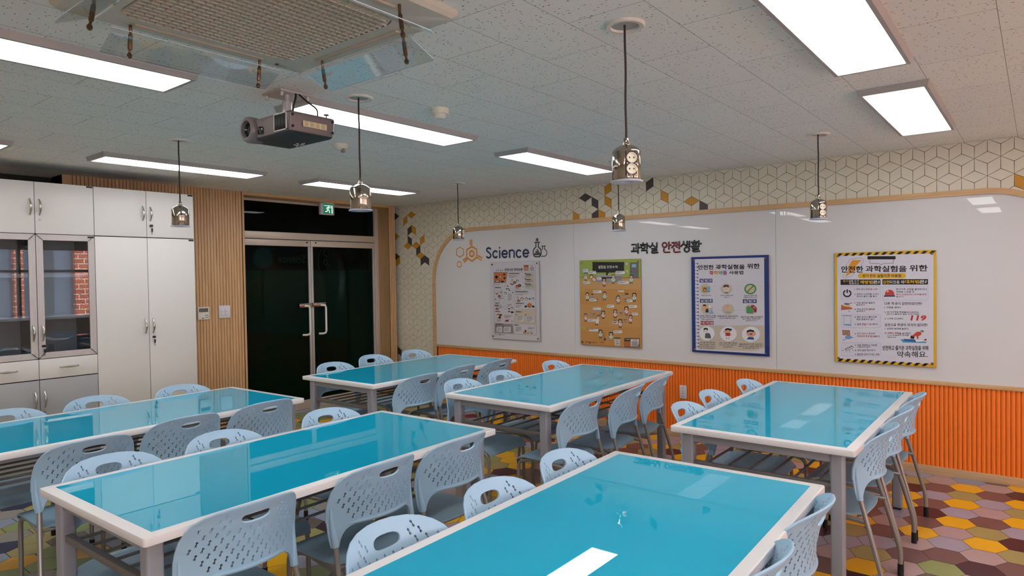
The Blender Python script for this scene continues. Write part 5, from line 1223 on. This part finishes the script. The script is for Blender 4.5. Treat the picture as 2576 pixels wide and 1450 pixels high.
# --- poster 1: accident response chart
t, A = poster(1.504, 2.225, .846, 1.758, [(52, 70), (884, 48), (896, 1408), (76, 1368)], 'pale grey accident response chart under the word Science, leftmost poster', (120, 118, 122))
BR, TA = (196, 120, 72), (196, 186, 172)
A.poly([(52, 70), (884, 48), (896, 1408), (76, 1368)][::-1], (204, 202, 210), 0)
for k, x_ in enumerate((162, 198, 232, 264)): A.circ(x_, 208-k, 10, K, 3); A.circ(x_, 205-k, 6, (204, 202, 210), 4); A.line([(x_, 196), (x_, 170 if k == 1 else 190)], 4, K, 3)
A.text(304, 172, 452, 220, '안전사고', K, 4, .03); A.text(466, 168, 612, 216, '대처요령', K, 4, .03)
A.rect(636, 118, 826, 216, K, 2); A.rect(714, 120, 824, 214, (214, 212, 216), 3); A.rect(638, 120, 712, 144, (176, 70, 50), 3); A.rect(638, 146, 712, 214, (200, 150, 120), 3); A.text(752, 122, 786, 142, '119', (176, 34, 44), 5, .03)
for k in range(6): A.line([(638, 146+k*11), (824, 147+k*11)], 1.5, K, 4); A.rect(740, 150+k*11, 802, 154+k*11, (80, 80, 90), 5)
A.line([(112, 238), (826, 236), (838, 1306), (132, 1276), (112, 238)], 3, K, 3)
A.poly([(116, 240), (354, 240), (324, 414), (120, 414)][::-1], BR, 2); A.frame(108, 422, 312, 468, 8, K, (214, 212, 216), 2, 3); A.lines(116, 432, 300, 2, 14, (40, 60, 110), 6)
A.circ(162, 320, 24, K, 4); A.circ(300, 276, 17, K, 4); A.circ(306, 338, 17, K, 4); A.line([(186, 320), (220, 320), (280, 280)], 2, K, 4); A.poly([(220, 326), (234, 300), (246, 326)][::-1], (226, 220, 214), 5); A.line([(236, 320), (288, 336)], 2, K, 4)
A.rect(142, 372, 214, 410, K, 4); A.rect(150, 378, 206, 402, (214, 190, 170), 5); A.rect(244, 384, 290, 410, K, 4); A.rect(116, 408, 322, 413, K, 4)
A.line([(356, 240), (320, 470), (322, 540), (826, 542)], 2, K, 3); A.line([(478, 548), (474, 1112)], 2, K, 3); A.line([(132, 1106), (836, 1122)], 2, K, 3); A.line([(476, 884), (830, 862)], 2, K, 3); A.line([(444, 1116), (464, 1284)], 2, K, 3)
A.poly([(480, 886), (831, 868), (834, 1118), (480, 1110)][::-1], (206, 190, 170), 2); A.poly([(134, 1118), (444, 1122), (462, 1282), (134, 1270)][::-1], (142, 140, 146), 2)
for (x0_, y_, x1_) in ((378, 262, 566), (136, 500, 244), (490, 570, 704), (142, 766, 216), (142, 908, 228), (496, 768, 640), (498, 912, 600), (146, 1124, 280), (470, 1138, 548)): A.rect(x0_, y_-8, x1_-20, y_+4, K, 4); A.rect(x1_-14, y_-8, x1_, y_+4, K, 4); A.line([(x0_, y_+16), (x1_+12, y_+16)], 2, K, 4)
for q in ((380, 294, 540, 3, 14), (498, 604, 728, 2, 14), (500, 800, 606, 3, 14), (300, 972, 436, 4, 13), (166, 1044, 270, 3, 14), (196, 800, 270, 5, 13), (354, 784, 440, 3, 13), (498, 1172, 604, 6, 13), (700, 1172, 816, 3, 14)): A.lines(*q, c=(60, 56, 60), L=4)
for (x0_, y0_, x1_, y1_) in ((656, 254, 804, 334), (656, 344, 804, 410), (656, 424, 808, 516)): A.frame(x0_, y0_, x1_, y1_, 12, (90, 84, 80), TA, 2, 3); A.rect(668, y0_+12, 754, y0_+24, K, 6); A.lines(668, y0_+32, 790, 3, 13, L=6); A.circ(x0_+2, y0_+8, 10, K, 6); A.line([(612, y0_+58), (640, y0_+60)], 5, K, 5)
for (x0_, y0_, x1_, y1_) in ((146, 702, 308, 742), (350, 588, 450, 742), (506, 966, 642, 1082), (666, 966, 808, 1090), (162, 1166, 264, 1260), (286, 1166, 414, 1264)): A.frame(x0_, y0_, x1_, y1_, 12, (110, 106, 110), (212, 210, 214), 2, 4); A.lines(x0_+14, y0_+16, x1_-12, int((y1_-y0_-16)/15), 14, L=7); A.circ(x0_ if x0_ != 350 else 446, y0_-4, 9, K, 7)
def flask(x, y, k, c): A.circ(x, y, k, K, 5); A.circ(x, y, k*.82, (220, 216, 214), 6); A.poly([(x+k*.8*cos(radians(a)), y+k*.8*sin(radians(a))) for a in range(0, 181, 20)], c, 7); A.rect(x-k*.3, y-k*1.6, x+k*.3, y-k*.8, K, 5); A.rect(x-k*.18, y-k*1.5, x+k*.18, y-k*.7, (220, 216, 214), 6)
flask(436, 426, 32, BR); A.poly([(426, 372), (436, 348), (446, 372)][::-1], (180, 60, 50), 6); flask(246, 572, 22, BR); flask(700, 1262, 22, BR); flask(760, 1264, 22, BR); A.circ(648, 1262, 24, BR, 5); A.circ(662, 1234, 15, K, 7)
def burst(x, y, r): A.poly([(x+(r if k % 2 else r*.68)*cos(2*pi*k/20), y+(r if k % 2 else r*.68)*.8*sin(2*pi*k/20)) for k in range(20)][::1], K, 7); A.rect(x-r*.4, y-3, x+r*.4, y+4, (220, 216, 214), 8)
burst(480, 412, 30); burst(564, 464, 36); burst(212, 648, 30); A.poly([(494, 480), (510, 446), (524, 462), (540, 450), (554, 486), (540, 512), (508, 512)][::-1], (180, 60, 50), 6); A.circ(524, 490, 14, (220, 170, 80), 7); A.line([(480, 480), (480, 522), (572, 522), (572, 476)], 3, K, 5)
A.frame(148, 548, 194, 618, 4, K, (214, 212, 214), 3, 4); A.rect(152, 588, 190, 614, BR, 6); A.poly([(206, 690), (296, 688), (286, 672), (218, 672)][::-1], BR, 5); A.frame(244, 648, 290, 684, 4, K, (214, 212, 214), 3, 6); A.frame(238, 616, 272, 640, 3, K, (214, 212, 214), 3, 6)
for (x_, y_) in ((360, 474), (344, 520), (374, 520), (390, 546)): A.circ(x_, y_, 13, K, 5, ry=9)
for (x_, y_) in ((146, 806), (180, 806), (382, 860), (384, 908), (730, 690)): A.circ(x_, y_, 16, K, 5, ry=11)
for (x_, y_) in ((320, 598), (432, 852), (678, 692), (784, 690), (526, 388)): A.circ(x_, y_, 22, K, 5); A.circ(x_, y_+3, 15, (222, 216, 212), 6)
for (x_, y_) in ((520, 742), (146, 884)): A.poly([(x_, y_), (x_, y_-90), (x_+22, y_-90), (x_+26, y_-34), (x_+56, y_-26), (x_+50, y_)][::-1], K, 4); A.poly([(x_+3, y_-3), (x_+3, y_-30), (x_+46, y_-22), (x_+46, y_-3)][::-1], BR, 5); A.rect(x_+4, y_-84, x_+18, y_-34, (214, 212, 214), 5)
A.circ(604, 692, 27, K, 5); A.circ(604, 692, 23, BR, 6); A.circ(604, 696, 15, (222, 216, 212), 7); A.circ(728, 802, 42, BR, 5); A.line([(712, 784), (712, 822), (740, 822)], 4, K, 6)
A.circ(666, 820, 21, K, 6, ry=18); A.circ(790, 820, 21, K, 6, ry=18); A.circ(436, 918, 26, K, 6, ry=16); A.circ(320, 836, 32, K, 4, ry=22); A.circ(320, 836, 29, (210, 208, 212), 5, ry=19)
A.circ(196, 985, 38, BR, 5, ry=42); A.circ(184, 990, 20, (222, 216, 212), 6); A.circ(240, 968, 20, K, 6, ry=16); A.circ(222, 1010, 20, K, 6)
A.poly([(302, 1080), (330, 1050), (370, 1046), (410, 1060), (380, 1080)][::-1], (150, 40, 44), 5); A.circ(402, 1070, 32, K, 5, ry=18); A.circ(402, 1070, 28, (222, 220, 222), 6, ry=15); A.line([(430, 1080), (460, 1066)], 5, K, 6)
A.circ(146, 1298, 14, K, 4); A.circ(146, 1298, 11, (204, 202, 210), 5); A.text(168, 1292, 202, 1306, '교육청', K, 4); A.rect(216, 1294, 232, 1312, K, 4); A.text(236, 1298, 302, 1310, '안전공제회', K, 4)
A.build(t)
bpy.data.scenes.remove(_ts)
